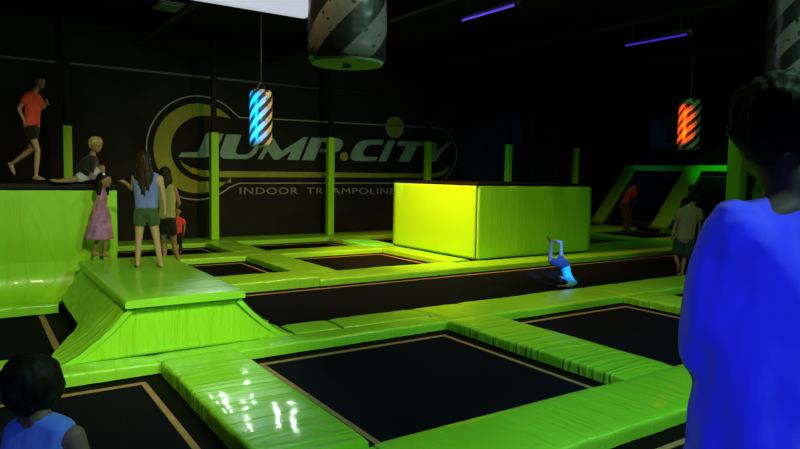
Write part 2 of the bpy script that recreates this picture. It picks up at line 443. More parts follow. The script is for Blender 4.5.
# core with the creased front panel
bm = bmesh.new()
poly = [(x, z - .055) for x, z in conc(1.08, .42, .86, .06, 12, 1.15)[::-1]] + [(x, z - .055) for x, z in right_p]
poly = [(x, max(z, .004)) for x, z in poly]
ny = 2; rings = []
cols = []
N = len(poly)
for yy in (5.80, 8.38):
    cols.append([(bm.verts.new((x, yy, z)), bm.verts.new((x, yy, 0.0))) for x, z in poly])
for i in range(N - 1):
    bm.faces.new((cols[0][i][0], cols[0][i + 1][0], cols[1][i + 1][0], cols[1][i][0]))
    for c in (0, 1): bm.faces.new((cols[c][i][0], cols[c][i + 1][0], cols[c][i + 1][1], cols[c][i][1]))
    bm.faces.new((cols[0][i][1], cols[0][i + 1][1], cols[1][i + 1][1], cols[1][i][1]))
for i in (0, N - 1): bm.faces.new((cols[0][i][0], cols[1][i][0], cols[1][i][1], cols[0][i][1]))
bmesh.ops.remove_doubles(bm, verts=bm.verts, dist=1e-5)
obj('core', bm, GAPM, rb, False)
# front panel as a fine sheet with vertical creases
bm = bmesh.new(); NX, NZ = 90, 14; g = []
def topz(x):
    P = sorted([(x_, z_ - .012) for x_, z_ in left_p] + [(x_, z_ - .012) for x_, z_ in right_p])
    for (xa, za), (xb, zb) in zip(P, P[1:]):
        if xa <= x <= xb: return za + (zb - za) * (x - xa) / max(xb - xa, 1e-6)
    return .004
for i in range(NX + 1):
    x = .56 + (2.58 - .56) * i / NX; r = []
    for j in range(NZ + 1):
        z = max(topz(x), .006) * j / NZ
        w = noise.noise(Vector((x * 5.5 + z * 1.2, z * 1.2, 3))) * .5 + noise.noise(Vector((x * 14, z * 2.0, 8))) * .25
        r.append(bm.verts.new((x, 5.706 + .12 * z + .028 * w * (z * 2.4), z)))
    g.append(r)
for i in range(NX):
    for j in range(NZ): bm.faces.new((g[i][j], g[i + 1][j], g[i + 1][j + 1], g[i][j + 1]))
o = obj('front_panel', bm, V_FRONT, rb)
sm = o.modifiers.new('thick', 'SOLIDIFY'); sm.thickness = .012; sm.offset = 1
sweep('side_mat', right_p, 5.70, 8.46, .05, V_ALONGY, rb, n=60, amp=.012, seed=3)
def lp(s):
    # the toe flares out at the near end
    k = max(0, min(1, (s - 5.9) / 1.1)); k = k * k * (3 - 2 * k)
    return conc(1.08, .42, .52 + .33 * k, .0 + .06 * k, 12, 1.45 - .30 * k)
sweep('side_mat', left_p, 5.70, 8.46, .05, V_ALONGY, rb, n=60, amp=.014, seed=9, vary=lp)
# top mat
bm = cushion(1.575, 7.05, 2.80, 1.06, .082, 'Y', .50, .006, 77)
tm = obj('top_mat', bm, mat('vinyl_top_mat', GREEN, .33, .5, coat=.3, vary=.05, vscale=1, bump=[(1.2, (3, 1.2, 1), .35, .03), (1.0, (1.2, 3.4, 1), .35, .010, .05)]), rb)

# ------------------------------------------------------------------ left platform
lpf = thing('raised_platform', (0, 0, 0), 'high green platform with black top at the left edge, girl walking on it', 'platform')
def quarter(yf, z1, r, n=10):
    P = [(yf, z1), (yf, z1 * .66), (yf, r + (z1 * .66 - r) * .5)]
    for i in range(n + 1):
        a = i / n * PI / 2
        P.append((yf - r + r * math.cos(a), r - r * math.sin(a)))
    return P
PF = 8.86
def wallprof(s):
    return [(y, z) for y, z in quarter(PF, 1.325, .30, 8)]
sweep('curved_face', None, -1.6, 1.38, .04, V_WALL, lpf, axis='X', n=60, amp=.006, seed=5, vary=wallprof)
sweep('corner_face', None, 1.385, 1.56, .04, V_WALL, lpf, axis='X', n=4, amp=.002, seed=6, vary=wallprof)
bm = bmesh.new(); box(bm, -1.6, 1.52, PF + .045, 11.5, -.11, 1.325); obj('core', bm, GAPM, lpf, False)
boxo('side_face', (1.53, 1.56, PF + .045, 11.5, -.11, 1.325), V_WALL, lpf)
boxo('top_mat', (-1.6, 1.56, PF - .02, 11.5, 1.328, 1.415), BLACKPAD, lpf, .02, 3)
for o in ():
    pass
_ps[0] += 1
tag(obj('toe_pad', cushion(-.38, 8.44, 2.4, .20, .12, 'X', .012, .012, 31), V_ALONGX), 'wrinkled green lip pad along the foot of the left platform', 'pad', GP)

# ------------------------------------------------------------------ the tall box
bx = thing('padded_box', (9.52, 10.42, 0), 'tall yellow-green padded box with black top in the middle of the hall', 'box')
def panel(name, x0, x1, y0, y1, z0, z1, m, parent, face, n=24, amp=.004, seed=0, top=False):
    """wall pad with soft creases on its outer face"""
    bm = bmesh.new(); g = []
    for i in range(n + 1):
        r = []
        for j in range(n + 1):
            u, v = i / n, j / n
            w = noise.noise(Vector((u * 7 + v * 1.5, v * 1.2, seed))) * amp * (.3 + v * v)
            if face == '-Y': p = (x0 + (x1 - x0) * u, y0 + w, z0 + (z1 - z0) * v)
            else: p = (x0 + w, y0 + (y1 - y0) * u, z0 + (z1 - z0) * v)
            r.append(bm.verts.new(p))
        g.append(r)
    for i in range(n):
        for j in range(n): bm.faces.new((g[i][j], g[i + 1][j], g[i + 1][j + 1], g[i][j + 1]))
    o = obj(name, bm, m, parent)
    s = o.modifiers.new('thick', 'SOLIDIFY'); s.thickness = .03; s.offset = 0
    return o
panel('front_face', -1.56, 1.67, -1.27, -1.27, 0.013, 1.41, V_WALL, bx, '-Y', 40, .03, 2)
panel('left_face', -1.59, -1.59, -1.25, 1.56, 0.013, 1.41, mat('vinyl_box_side', (0.30, 0.76, 0.02), .45, .35), bx, '-X', 24, .003, 4)
boxo('core', (-1.56, 1.65, -1.24, 1.56, -.11, 1.40), GAPM, bx)
boxo('right_face', (1.65, 1.68, -1.25, 1.56, 0.013, 1.41), V_WALL, bx)
boxo('top_mat', (-1.61, 1.69, -1.29, 1.57, 1.412, 1.475), BLACKPAD, bx, .015, 3)

# ------------------------------------------------------------------ inclined trampolines at right
XB, XT, ZT = 18.75, 20.40, 1.83
def inclined(y0, y1, label):
    t = thing('inclined_trampoline', (XB, (y0 + y1) / 2, 0), label, 'trampoline', 'inclined wall trampolines at the right')
    L = XT - XB; h = (y1 - y0) / 2
    def P(u, v, off=0):       # u up the slope 0..1, v along Y
        nrm = Vector((-ZT, 0, L)).normalized()
        return Vector((u * L, v, u * ZT)) + nrm * off
    bm = bmesh.new()
    a = [bm.verts.new(P(u, v, 0)) for u, v in ((.02, -h), (1, -h), (1, h), (.02, h))]
    b = [bm.verts.new(P(u, v, -.03)) for u, v in ((.02, -h), (1, -h), (1, h), (.02, h))]
    bm.faces.new(a); bm.faces.new(b[::-1])
    for i in range(4): bm.faces.new((a[i], a[(i + 1) % 4], b[(i + 1) % 4], b[i]))
    obj('jump_mat', bm, BED, t, False)
    bm = bmesh.new()
    c = [P(.06, -h + .06, .006), P(.94, -h + .06, .006), P(.94, h - .06, .006), P(.06, h - .06, .006)]
    for i in range(4): tube(bm, [c[i], c[(i + 1) % 4]], .012, 4)
    obj('edge_tape', bm, mat('dim_tape', (.12, .12, .10), .8) if 'dim_tape' not in MATS else MATS['dim_tape'], t)
    # back support frame
    bm = bmesh.new()
    for s in (-h + .05, h - .05):
        tube(bm, [(L, s, ZT - .05), (L, s, -.08), (.05, s, -.06)], .03, 8); obj('support_leg', bm, STEEL, t); bm = bmesh.new()
    bm.free()
    return t
inclined(12.80, 14.72, 'large black inclined trampoline leaning back at right, behind the red-shirted person')
inclined(10.15, 12.15, 'black inclined trampoline farther right, partly hidden by the green pole')
L = XT - XB
def slope_pad(y0, y1, label, flare=False):
    t = bmesh.new()
    nrm = Vector((-ZT, 0, L)).normalized()
    n = 26; rings = []
    for i in range(n + 1):
        u = -.12 + 1.14 * i / n
        # gentle curve into the floor at the bottom
        if u < .14:
            k = (.14 - u) / .26
            p = Vector((XB + .14 * L - k * .42 - .0, 0, max(.01, .14 * ZT * (1 - k) ** 1.7)))
        else: p = Vector((XB + u * L, 0, u * ZT))
        w = .006 * noise.noise(Vector((i * .8, y0, 1)))
        top = p + nrm * (.07 + w); bot = p - nrm * .03
        rings.append([t.verts.new((top.x, y0, top.z - .02)), t.verts.new((top.x, y0 + .04, top.z)), t.verts.new((top.x, y1 - .04, top.z)), t.verts.new((top.x, y1, top.z - .02)),
                      t.verts.new((bot.x, y1, bot.z)), t.verts.new((bot.x, y0, bot.z))])
    for i in range(n):
        for k in range(6): t.faces.new((rings[i][k], rings[i][(k + 1) % 6], rings[i + 1][(k + 1) % 6], rings[i + 1][k]))
    t.faces.new(rings[0]); t.faces.new(rings[-1])
    return tag(obj('slope_pad', t, V_ALONGX), label, 'pad', 'pads on the inclined trampolines')
slope_pad(14.73, 15.25, 'curved green pad rising along the left edge of the inclined trampolines')
slope_pad(12.16, 12.79, 'wide green pad between the two inclined trampolines')
slope_pad(9.5, 10.14, 'green pad right of the farther inclined trampoline, behind the pole')
upad_t = []
for (y0, y1, lab) in ((12.5, 15.25, 'green top pad over the large inclined trampoline, dim part'), (9.4, 12.49, 'green top pad brightly lit by the green spotlight at right')):
    bm = cushion(XT + .27, (y0 + y1) / 2, y1 - y0, .5, .2, 'Y', ZT + .27, .01, 50 + int(y0))
    tag(obj('top_pad', bm, V_ALONGY), lab, 'pad', 'pads on the inclined trampolines')
boxo_ = boxo('low_partition', (XT + .3, XT + .45, 9.4, 15.25, ZF, ZT + .07), BEAMM)
tag(boxo_, 'dark low partition right behind the inclined trampolines', 'partition')

# ------------------------------------------------------------------ wall logo
def flat(name, polys, m, parent, y, th=.008, holes=None):
    """polys: lists of (x,z) world on the wall plane, parent at origin"""
    bm = bmesh.new()
    for P in polys:
        vs = [bm.verts.new((x, y, z)) for x, z in P]
        es = [bm.edges.new((vs[i], vs[(i + 1) % len(vs)])) for i in range(len(vs))]
        bmesh.ops.triangle_fill(bm, use_beauty=True, edges=es)
    bmesh.ops.remove_doubles(bm, verts=bm.verts, dist=1e-5)
    r = bmesh.ops.extrude_face_region(bm, geom=list(bm.faces))
    bmesh.ops.translate(bm, verts=[v for v in r['geom'] if isinstance(v, bmesh.types.BMVert)], vec=(0, th, 0))
    return obj(name, bm, m, parent, False)
YW = Y1
def wp(x, y):
    p = on(x, y, 1, YW - .02); return (p.x, p.z)
def sc(P, ox, oy, k): return [wp(ox + x * k, oy + y * k) for x, y in P]
LET = mat('logo_letter_paint', (.26, .43, .42), .7, .2, vary=.12, vscale=6)
YEL = mat('logo_yellow_paint', (.30, .34, .045), .7, .2, vary=.12, vscale=5)
WHT = mat('logo_white_line', (.36, .40, .37), .7, .2)
TXT = mat('logo_small_text', (.30, .31, .29), .7, .2)
logo = thing('wall_logo', (7.5, YW - .03, 2.0), 'big JUMP.CITY indoor trampoline logo on the black back wall', 'sign')
def rel(polys): return [[(x - 7.5, z - 2.0) for x, z in P] for P in polys]
def lpart(name, P, m, y=.0, label=None):
    o = flat(name, rel(P), m, logo, y)
    if label: o['label'] = label
    return o
J = [(290,105),(430,110),(372,235),(350,270),(315,293),(270,300),(70,296),(90,260),(205,258),(222,250),(235,235)]
U = [(450,115),(572,118),(528,232),(524,256),(532,270),(550,278),(600,278),(636,266),(660,240),(675,210),(720,120),(765,120),(720,205),(690,262),(650,298),(600,312),(430,310),(406,296),(400,272),(404,240)]
Mm = [(62,272),(150,105),(190,108),(250,210),(430,98),(462,98),(390,280),(298,278),(332,205),(225,277),(188,275),(138,205),(98,275)]
Pp = [(488,102),(690,104),(722,112),(740,130),(742,155),(730,188),(700,212),(650,222),(553,218),(562,190),(630,190),(655,175),(660,152),(645,138),(575,137),(512,282),(415,280)]
Cc = [(195,157),(110,157),(85,166),(68,182),(52,212),(47,235),(55,248),(75,252),(162,251),(168,234),(115,233),(102,225),(106,205),(120,185),(140,178),(190,178)]
Ii = [(215,160),(247,160),(208,253),(172,253)]
Tt = [(262,163),(395,166),(388,184),(347,184),(312,255),(262,253),(297,183),(254,182)]
Yy = [(398,168),(432,168),(438,205),(485,168),(499,171),(447,222),(432,255),(392,253),(406,220)]
lpart('letter', [sc(J, 170, 120, .125)], LET)
lpart('letter', [sc(U, 170, 120, .125)], LET)
lpart('letter', [sc(Mm, 250, 125, .125)], LET)
lpart('letter', [sc(Pp, 250, 125, .125)], LET)
k4 = 130 / 584
for Pq in (Cc, Ii, Tt, Yy): lpart('letter', [sc(Pq, 340, 105, k4)], LET)
ell = lambda cx, cy, rx, ry, n=32, a0=0, a1=360: [(cx + rx * math.cos(math.radians(a0 + (a1 - a0) * i / n)), cy - ry * math.sin(math.radians(a0 + (a1 - a0) * i / n))) for i in range(n + (a1 - a0 != 360))]
lpart('period', [sc(ell(752, 252, 32, 35), 250, 125, .125)], YEL)
lpart('ball', [sc(ell(246, 100, 34, 42), 340, 105, k4)], YEL)
lpart('ball_ring', [sc(ell(246, 100, 40, 48), 340, 105, k4)], WHT, .009)
k1 = 120 / 449
ring = ell(215, 237, 165, 168, 48, 41, 319) + [(340, 366), (300, 362)] + ell(238, 238, 123, 123, 40, 272, 88)[::1] + [(300, 117)]
lpart('crescent', [sc(ring, 140, 85, k1)], YEL)
# swoosh bar under the letters
tail = [(148, 280), (165, 296), (190, 309), (230, 318), (290, 322)]
tlow = [(290, 345), (235, 343), (195, 330), (165, 308)]
A = [wp(140 + x * k1, 85 + y * k1) for x, y in tail]
B = [wp(140 + x * k1, 85 + y * k1) for x, y in tlow]
R1 = [wp(340 + x * k4, 105 + y * k4) for x, y in ((0, 303), (200, 307), (400, 308), (440, 303), (470, 292), (492, 272))]
R2 = [wp(340 + x * k4, 105 + y * k4) for x, y in ((486, 296), (460, 316), (425, 326), (200, 326), (0, 325))]
lpart('swoosh', [A + R1 + R2 + B], YEL)
# outline
def line_poly(pts, w):
    P = [Vector(p) for p in pts]; a, b = [], []
    for i, p in enumerate(P):
        d = (P[min(i + 1, len(P) - 1)] - P[max(i - 1, 0)]).normalized(); n_ = Vector((-d.y, d.x)) * w / 2
        a.append(tuple(p + n_)); b.append(tuple(p - n_))
    return a + b[::-1]
ol = [wp(140 + x * k1, 85 + y * k1) for x, y in ell(212, 235, 188, 194, 60, 50, 310)]
ol0 = [wp(280 - 45, 118)] and [wp(238.5, 117.8)]
up = [wp(420, 127.1), wp(345, 123.0), wp(280, 119.4), wp(239.5, 117.6)]
rightc = [wp(340 + x * k4, 105 + y * k4) for x, y in ((470, 332), (505, 290), (522, 245), (524, 205), (512, 165), (485, 130), (450, 107), (410, 99))]
path = rightc + up + ol + [wp(239.6, 183.2), wp(320, 183.1), wp(394, 183.2), wp(420, 183.2)]
lpart('outline', [line_poly(path, .028)], WHT)
def text(body, w, h, parent, name, m, loc, italic=0):
    cu = bpy.data.curves.new(name, 'FONT'); cu.body = body; cu.size = 1; cu.extrude = .004; cu.shear = italic; cu.space_character = 1.12
    o = bpy.data.objects.new('tmp', cu); COL.objects.link(o)
    bpy.context.view_layer.update()
    me = bpy.data.meshes.new_from_object(o.evaluated_get(bpy.context.evaluated_depsgraph_get()))
    bpy.data.objects.remove(o); bpy.data.curves.remove(cu)
    xs = [v.co.x for v in me.vertices]; ys = [v.co.y for v in me.vertices]
    sx = w / (max(xs) - min(xs)); sy = h / (max(ys) - min(ys))
    for v in me.vertices:
        v.co = Vector(((v.co.x - min(xs)) * sx, -v.co.z, (v.co.y - min(ys)) * sy))
    me.materials.clear()
    t_ = link(name, me, m, parent); t_.location = loc
    return t_
a, b = wp(239.6, 194.2), wp(396.5, 192.6); c_ = wp(239.6, 187.4)
for body, pa, pb in (('INDOOR', 239.6, 297.6), ('TR', 306.5, 323.3), ('AMPOLINE', 331.5, 394.5)):
    ua, ub = wp(pa, 193)[0], wp(pb, 193)[0]
    text(body, ub - ua, c_[1] - a[1], logo, 'lettering', TXT, (ua - 7.5, .0, a[1] - 2.0))
# faint slogan
DIM = mat('slogan_grey', (.10, .105, .10), .8, .2)
sl = thing('wall_slogan', (19.6, YW - .02, 2.2), 'faint grey DARE TO JUMP lettering on the dark back wall', 'sign')
for body, p0, p1, hh in (('DARE', (603, 137), (618, 137), .30), ('TO', (610, 149), (617.5, 149), .30), ('JUMP', (600.5, 162), (616.5, 162), .30)):
    a, b = wp(*p0), wp(*p1)
    text(body, b[0] - a[0], hh, sl, 'lettering', DIM, (a[0] - 19.6, 0, a[1] - 2.2))
mu = thing('wall_mural', (17.0, YW - .02, 2.4), 'faint bluish picture of a leaping figure on the dark back wall', 'picture')
MU = mat('mural_grey', (.05, .065, .08), .8, .2, vary=.4, vscale=4)
MU2 = mat('mural_grey_brown', (.05, .045, .04), .8, .2, vary=.4, vscale=4)
def mpoly(P, m, nm):
    flat(nm, [[(x - 17.0, z - 2.4) for x, z in [wp(540 + a * 100 / 561, 110 + b * 100 / 561) for a, b in P]]], m, mu, 0)
mpoly([(55,115),(78,108),(98,130),(112,165),(130,200),(112,212),(95,185),(85,205),(72,200),(72,165),(58,145)], MU2, 'upper_body')
mpoly([(120,262),(140,258),(150,290),(172,322),(165,334),(145,310),(132,332),(122,328),(128,300)], MU, 'legs')
mpoly([(85,315),(95,312),(92,335),(84,333)], MU, 'foot')

# basketball backboard on the right wall
bb = thing('wall_mounted_backboard', (X1 - .05, 13.9, 2.8), 'dim grey basketball backboard with square mark on the far right wall', 'backboard')
BBM = mat('backboard_grey', (.06, .065, .06), .5, .4); BBL = mat('backboard_line', (.012, .012, .012), .6)
boxo('board', (-.06, -.02, -.95, .95, 0, 1.1), BBM, bb, .01)
bm = bmesh.new()
for q in ((-.3, .3, .22, .26), (-.3, .3, .66, .70), (-.3, -.26, .22, .70), (.26, .3, .22, .70)): box(bm, -.068, -.06, q[0], q[1], q[2], q[3])
obj('target_square', bm, BBL, bb, False)
bm = bmesh.new(); tube(bm, [(-.32 + .22 * math.cos(a * PI / 12), .22 * math.sin(a * PI / 12), .2) for a in range(25)], .012, 6)
box(bm, -.12, -.06, -.05, .05, .16, .22); obj('hoop', bm, mat('hoop_dark', (.06, .02, .01), .5), bb)
boxo('bracket', (-.02, .045, -.3, .3, .2, .9), STEEL, bb)

# ------------------------------------------------------------------ punching bags
def stripe_mat(name, ca, cb, turns, phase, r, mult=6):
    m = bpy.data.materials.new(name); m.use_nodes = True; nt = m.node_tree; b = nt.nodes['Principled BSDF']
    b.inputs['Roughness'].default_value = .35; b.inputs['Coat Weight'].default_value = .3
    tc = nt.nodes.new('ShaderNodeTexCoord'); sp = nt.nodes.new('ShaderNodeSeparateXYZ'); nt.links.new(tc.outputs['Object'], sp.inputs[0])
    at2 = nt.nodes.new('ShaderNodeMath'); at2.operation = 'ARCTAN2'; nt.links.new(sp.outputs['Y'], at2.inputs[0]); nt.links.new(sp.outputs['X'], at2.inputs[1])
    d = nt.nodes.new('ShaderNodeMath'); d.operation = 'MULTIPLY'; d.inputs[1].default_value = mult / (2 * PI); nt.links.new(at2.outputs[0], d.inputs[0])
    z = nt.nodes.new('ShaderNodeMath'); z.operation = 'MULTIPLY_ADD'; z.inputs[1].default_value = turns; z.inputs[2].default_value = phase; nt.links.new(sp.outputs['Z'], z.inputs[0])
    s = nt.nodes.new('ShaderNodeMath'); s.operation = 'SUBTRACT'; nt.links.new(z.outputs[0], s.inputs[0]); nt.links.new(d.outputs[0], s.inputs[1])
    f = nt.nodes.new('ShaderNodeMath'); f.operation = 'FRACT'; nt.links.new(s.outputs[0], f.inputs[0])
    g = nt.nodes.new('ShaderNodeMath'); g.operation = 'GREATER_THAN'; g.inputs[1].default_value = .47; nt.links.new(f.outputs[0], g.inputs[0])
    mx = nt.nodes.new('ShaderNodeMix'); mx.data_type = 'RGBA'; mx.inputs[6].default_value = (*ca, 1); mx.inputs[7].default_value = (*cb, 1)
    # worn flecks
    n = nt.nodes.new('ShaderNodeTexNoise'); n.inputs['Scale'].default_value = 26; n.inputs['Detail'].default_value = 2; nt.links.new(tc.outputs['Object'], n.inputs['Vector'])
    lt_ = nt.nodes.new('ShaderNodeMath'); lt_.operation = 'GREATER_THAN'; lt_.inputs[1].default_value = .36; nt.links.new(n.outputs['Fac'], lt_.inputs[0])
    mu_ = nt.nodes.new('ShaderNodeMath'); mu_.operation = 'MULTIPLY'; nt.links.new(g.outputs[0], mu_.inputs[0]); nt.links.new(lt_.outputs[0], mu_.inputs[1])
    nt.links.new(mu_.outputs[0], mx.inputs[0]); nt.links.new(mx.outputs[2], b.inputs['Base Color'])
    n2 = nt.nodes.new('ShaderNodeTexNoise'); n2.inputs['Scale'].default_value = 9; nt.links.new(tc.outputs['Object'], n2.inputs['Vector'])
    bp = nt.nodes.new('ShaderNodeBump'); bp.inputs['Strength'].default_value = .35; bp.inputs['Distance'].default_value = .03; nt.links.new(n2.outputs['Fac'], bp.inputs['Height']); nt.links.new(bp.outputs[0], b.inputs['Normal'])
    return m
CAPM = mat('bag_bottom', (.22, .30, .20), .5, .3)
def bag(x, y, z0, r, h, label, m, capm, top=ZC):
    t = thing('punching_bag', (x, y, z0), label, 'punching bag', 'striped hanging punching bags')
    bm = bmesh.new(); n = 40; rings = []
    prof = [(0, r * .93), (.012, r * .99), (.05, r)] + [(.05 + (h - .13) * i / 10, r * (1 + .012 * math.sin(i * 1.9))) for i in range(1, 11)] + [(h - .04, r * .93), (h - .01, r * .7), (h, r * .45)]
    for z, rr in prof: rings.append([bm.verts.new((rr * math.cos(2 * PI * k / n), rr * math.sin(2 * PI * k / n), z)) for k in range(n)])
    for i in range(len(rings) - 1):
        for k in range(n): bm.faces.new((rings[i][k], rings[i][(k + 1) % n], rings[i + 1][(k + 1) % n], rings[i + 1][k]))
    bm.faces.new(rings[-1]); bm.faces.new(rings[0])
    obj('cover', bm, m, t)
    bm = bmesh.new(); rings = []
    for rr, z in ((r * .94, -.002), (r * .90, -.012), (r * .5, -.016), (.02, -.012)):
        rings.append([bm.verts.new((rr * math.cos(2 * PI * k / n), rr * math.sin(2 * PI * k / n), z)) for k in range(n)])
    for i in range(3):
        for k in range(n): bm.faces.new((rings[i][k], rings[i][(k + 1) % n], rings[i + 1][(k + 1) % n], rings[i + 1][k]))
    bm.faces.new(rings[-1]); obj('bottom', bm, capm, t)
    bm = bmesh.new(); tube(bm, [(0, 0, -.012), (0, 0, -.03)], .02, 10); obj('bottom_ring', bm, capm, t)
    for k in range(4):
        a = k * PI / 2 + .4
        bm = bmesh.new(); tube(bm, [(r * .55 * math.cos(a), r * .55 * math.sin(a), h - .01), (0, 0, h + .12)], .007, 6); obj('strap', bm, STEEL, t)
    # chain links
    bm = bmesh.new(); z = h + .11; k = 0; zt = top - z0 - .005
    while z < zt:
        p = []
        for q in range(9):
            a = q * PI / 4
            u, w = .012 * math.cos(a), .024 * math.sin(a)
            p.append((u if k % 2 else 0, 0 if k % 2 else u, z + w))
        tube(bm, p, .0045, 4); z += .038; k += 1
    obj('chain', bm, CHAINM, t)
    return t
S1 = stripe_mat('bag_tape_blue_bag', (.012, .012, .014), (.38, .38, .33), 5.6, .3, .17)
S2 = stripe_mat('bag_tape_near_bag', (.010, .010, .010), (.12, .10, .095), 3.6, .55, .17, 4)
p = at(261, 146, 9.8); bag(p.x, p.y, p.z, .17, .86, 'striped punching bag lit cyan and blue, hanging by a chain before the logo', S1, CAPM)
p = at(688, 149, 11.6); bag(p.x, p.y, p.z, .19, .90, 'striped punching bag glowing red, hanging at the far right', S1, CAPM)
p = at(347, 62, 2.85); bag(p.x, p.y, p.z, .175, 1.0, 'large dim near punching bag with diagonal stripes, cut off at the top edge', S2, CAPM)
p = at(796, 95, 4.2); bag(p.x, p.y, p.z, .19, 1.0, 'dark striped punching bag above the head of the man in blue', S2, CAPM)

# ------------------------------------------------------------------ people
SKIN = mat('skin_fair', (.48, .30, .19), .55, .4)
SKIN_D = mat('skin_tan', (.30, .18, .11), .55, .4)
SKIN_DK = mat('skin_dark', (.035, .024, .018), .55, .35)
EYE_M = mat('eye_dark', (.02, .015, .012), .3, .5)
LIP = mat('lip', (.30, .10, .08), .5, .4)
def ico(bm, c, r, sub=2, rot=None):
    rr = r if isinstance(r, (list, tuple)) else (r, r, r)
    res = bmesh.ops.create_icosphere(bm, subdivisions=sub, radius=1)
    for v in res['verts']:
        q = Vector((v.co.x * rr[0], v.co.y * rr[1], v.co.z * rr[2]))
        if rot is not None: q = rot @ q
        v.co = Vector(c) + q
    return res['verts']
def hull(bm, items, sub=2):
    """convex hull of ellipsoids [(centre, r)]"""
    b2 = bmesh.new()
    for c, r in items: ico(b2, c, r, sub)
    res = bmesh.ops.convex_hull(b2, input=b2.verts)
    dead = [g for g in res['geom_interior'] if isinstance(g, bmesh.types.BMVert)]
    bmesh.ops.delete(b2, geom=dead, context='VERTS')
    me = bpy.data.meshes.new('t'); b2.to_mesh(me); b2.free(); bm.from_mesh(me); bpy.data.meshes.remove(me)
def solidify_union(bm, vox, smooth=6):
    """voxel-union a pile of closed hulls into one continuous skin; returns mesh"""
    me = bpy.data.meshes.new('u'); bm.to_mesh(me); bm.free()
    o = bpy.data.objects.new('u', me); COL.objects.link(o)
    r = o.modifiers.new('r', 'REMESH'); r.mode = 'VOXEL'; r.voxel_size = vox
    if smooth:
        s = o.modifiers.new('s', 'SMOOTH'); s.factor = .5; s.iterations = smooth
    bpy.context.view_layer.update()
    out = bpy.data.meshes.new_from_object(o.evaluated_get(bpy.context.evaluated_depsgraph_get()))
    bpy.data.objects.remove(o); bpy.data.meshes.remove(me)
    out.polygons.foreach_set('use_smooth', [True] * len(out.polygons))
    return out
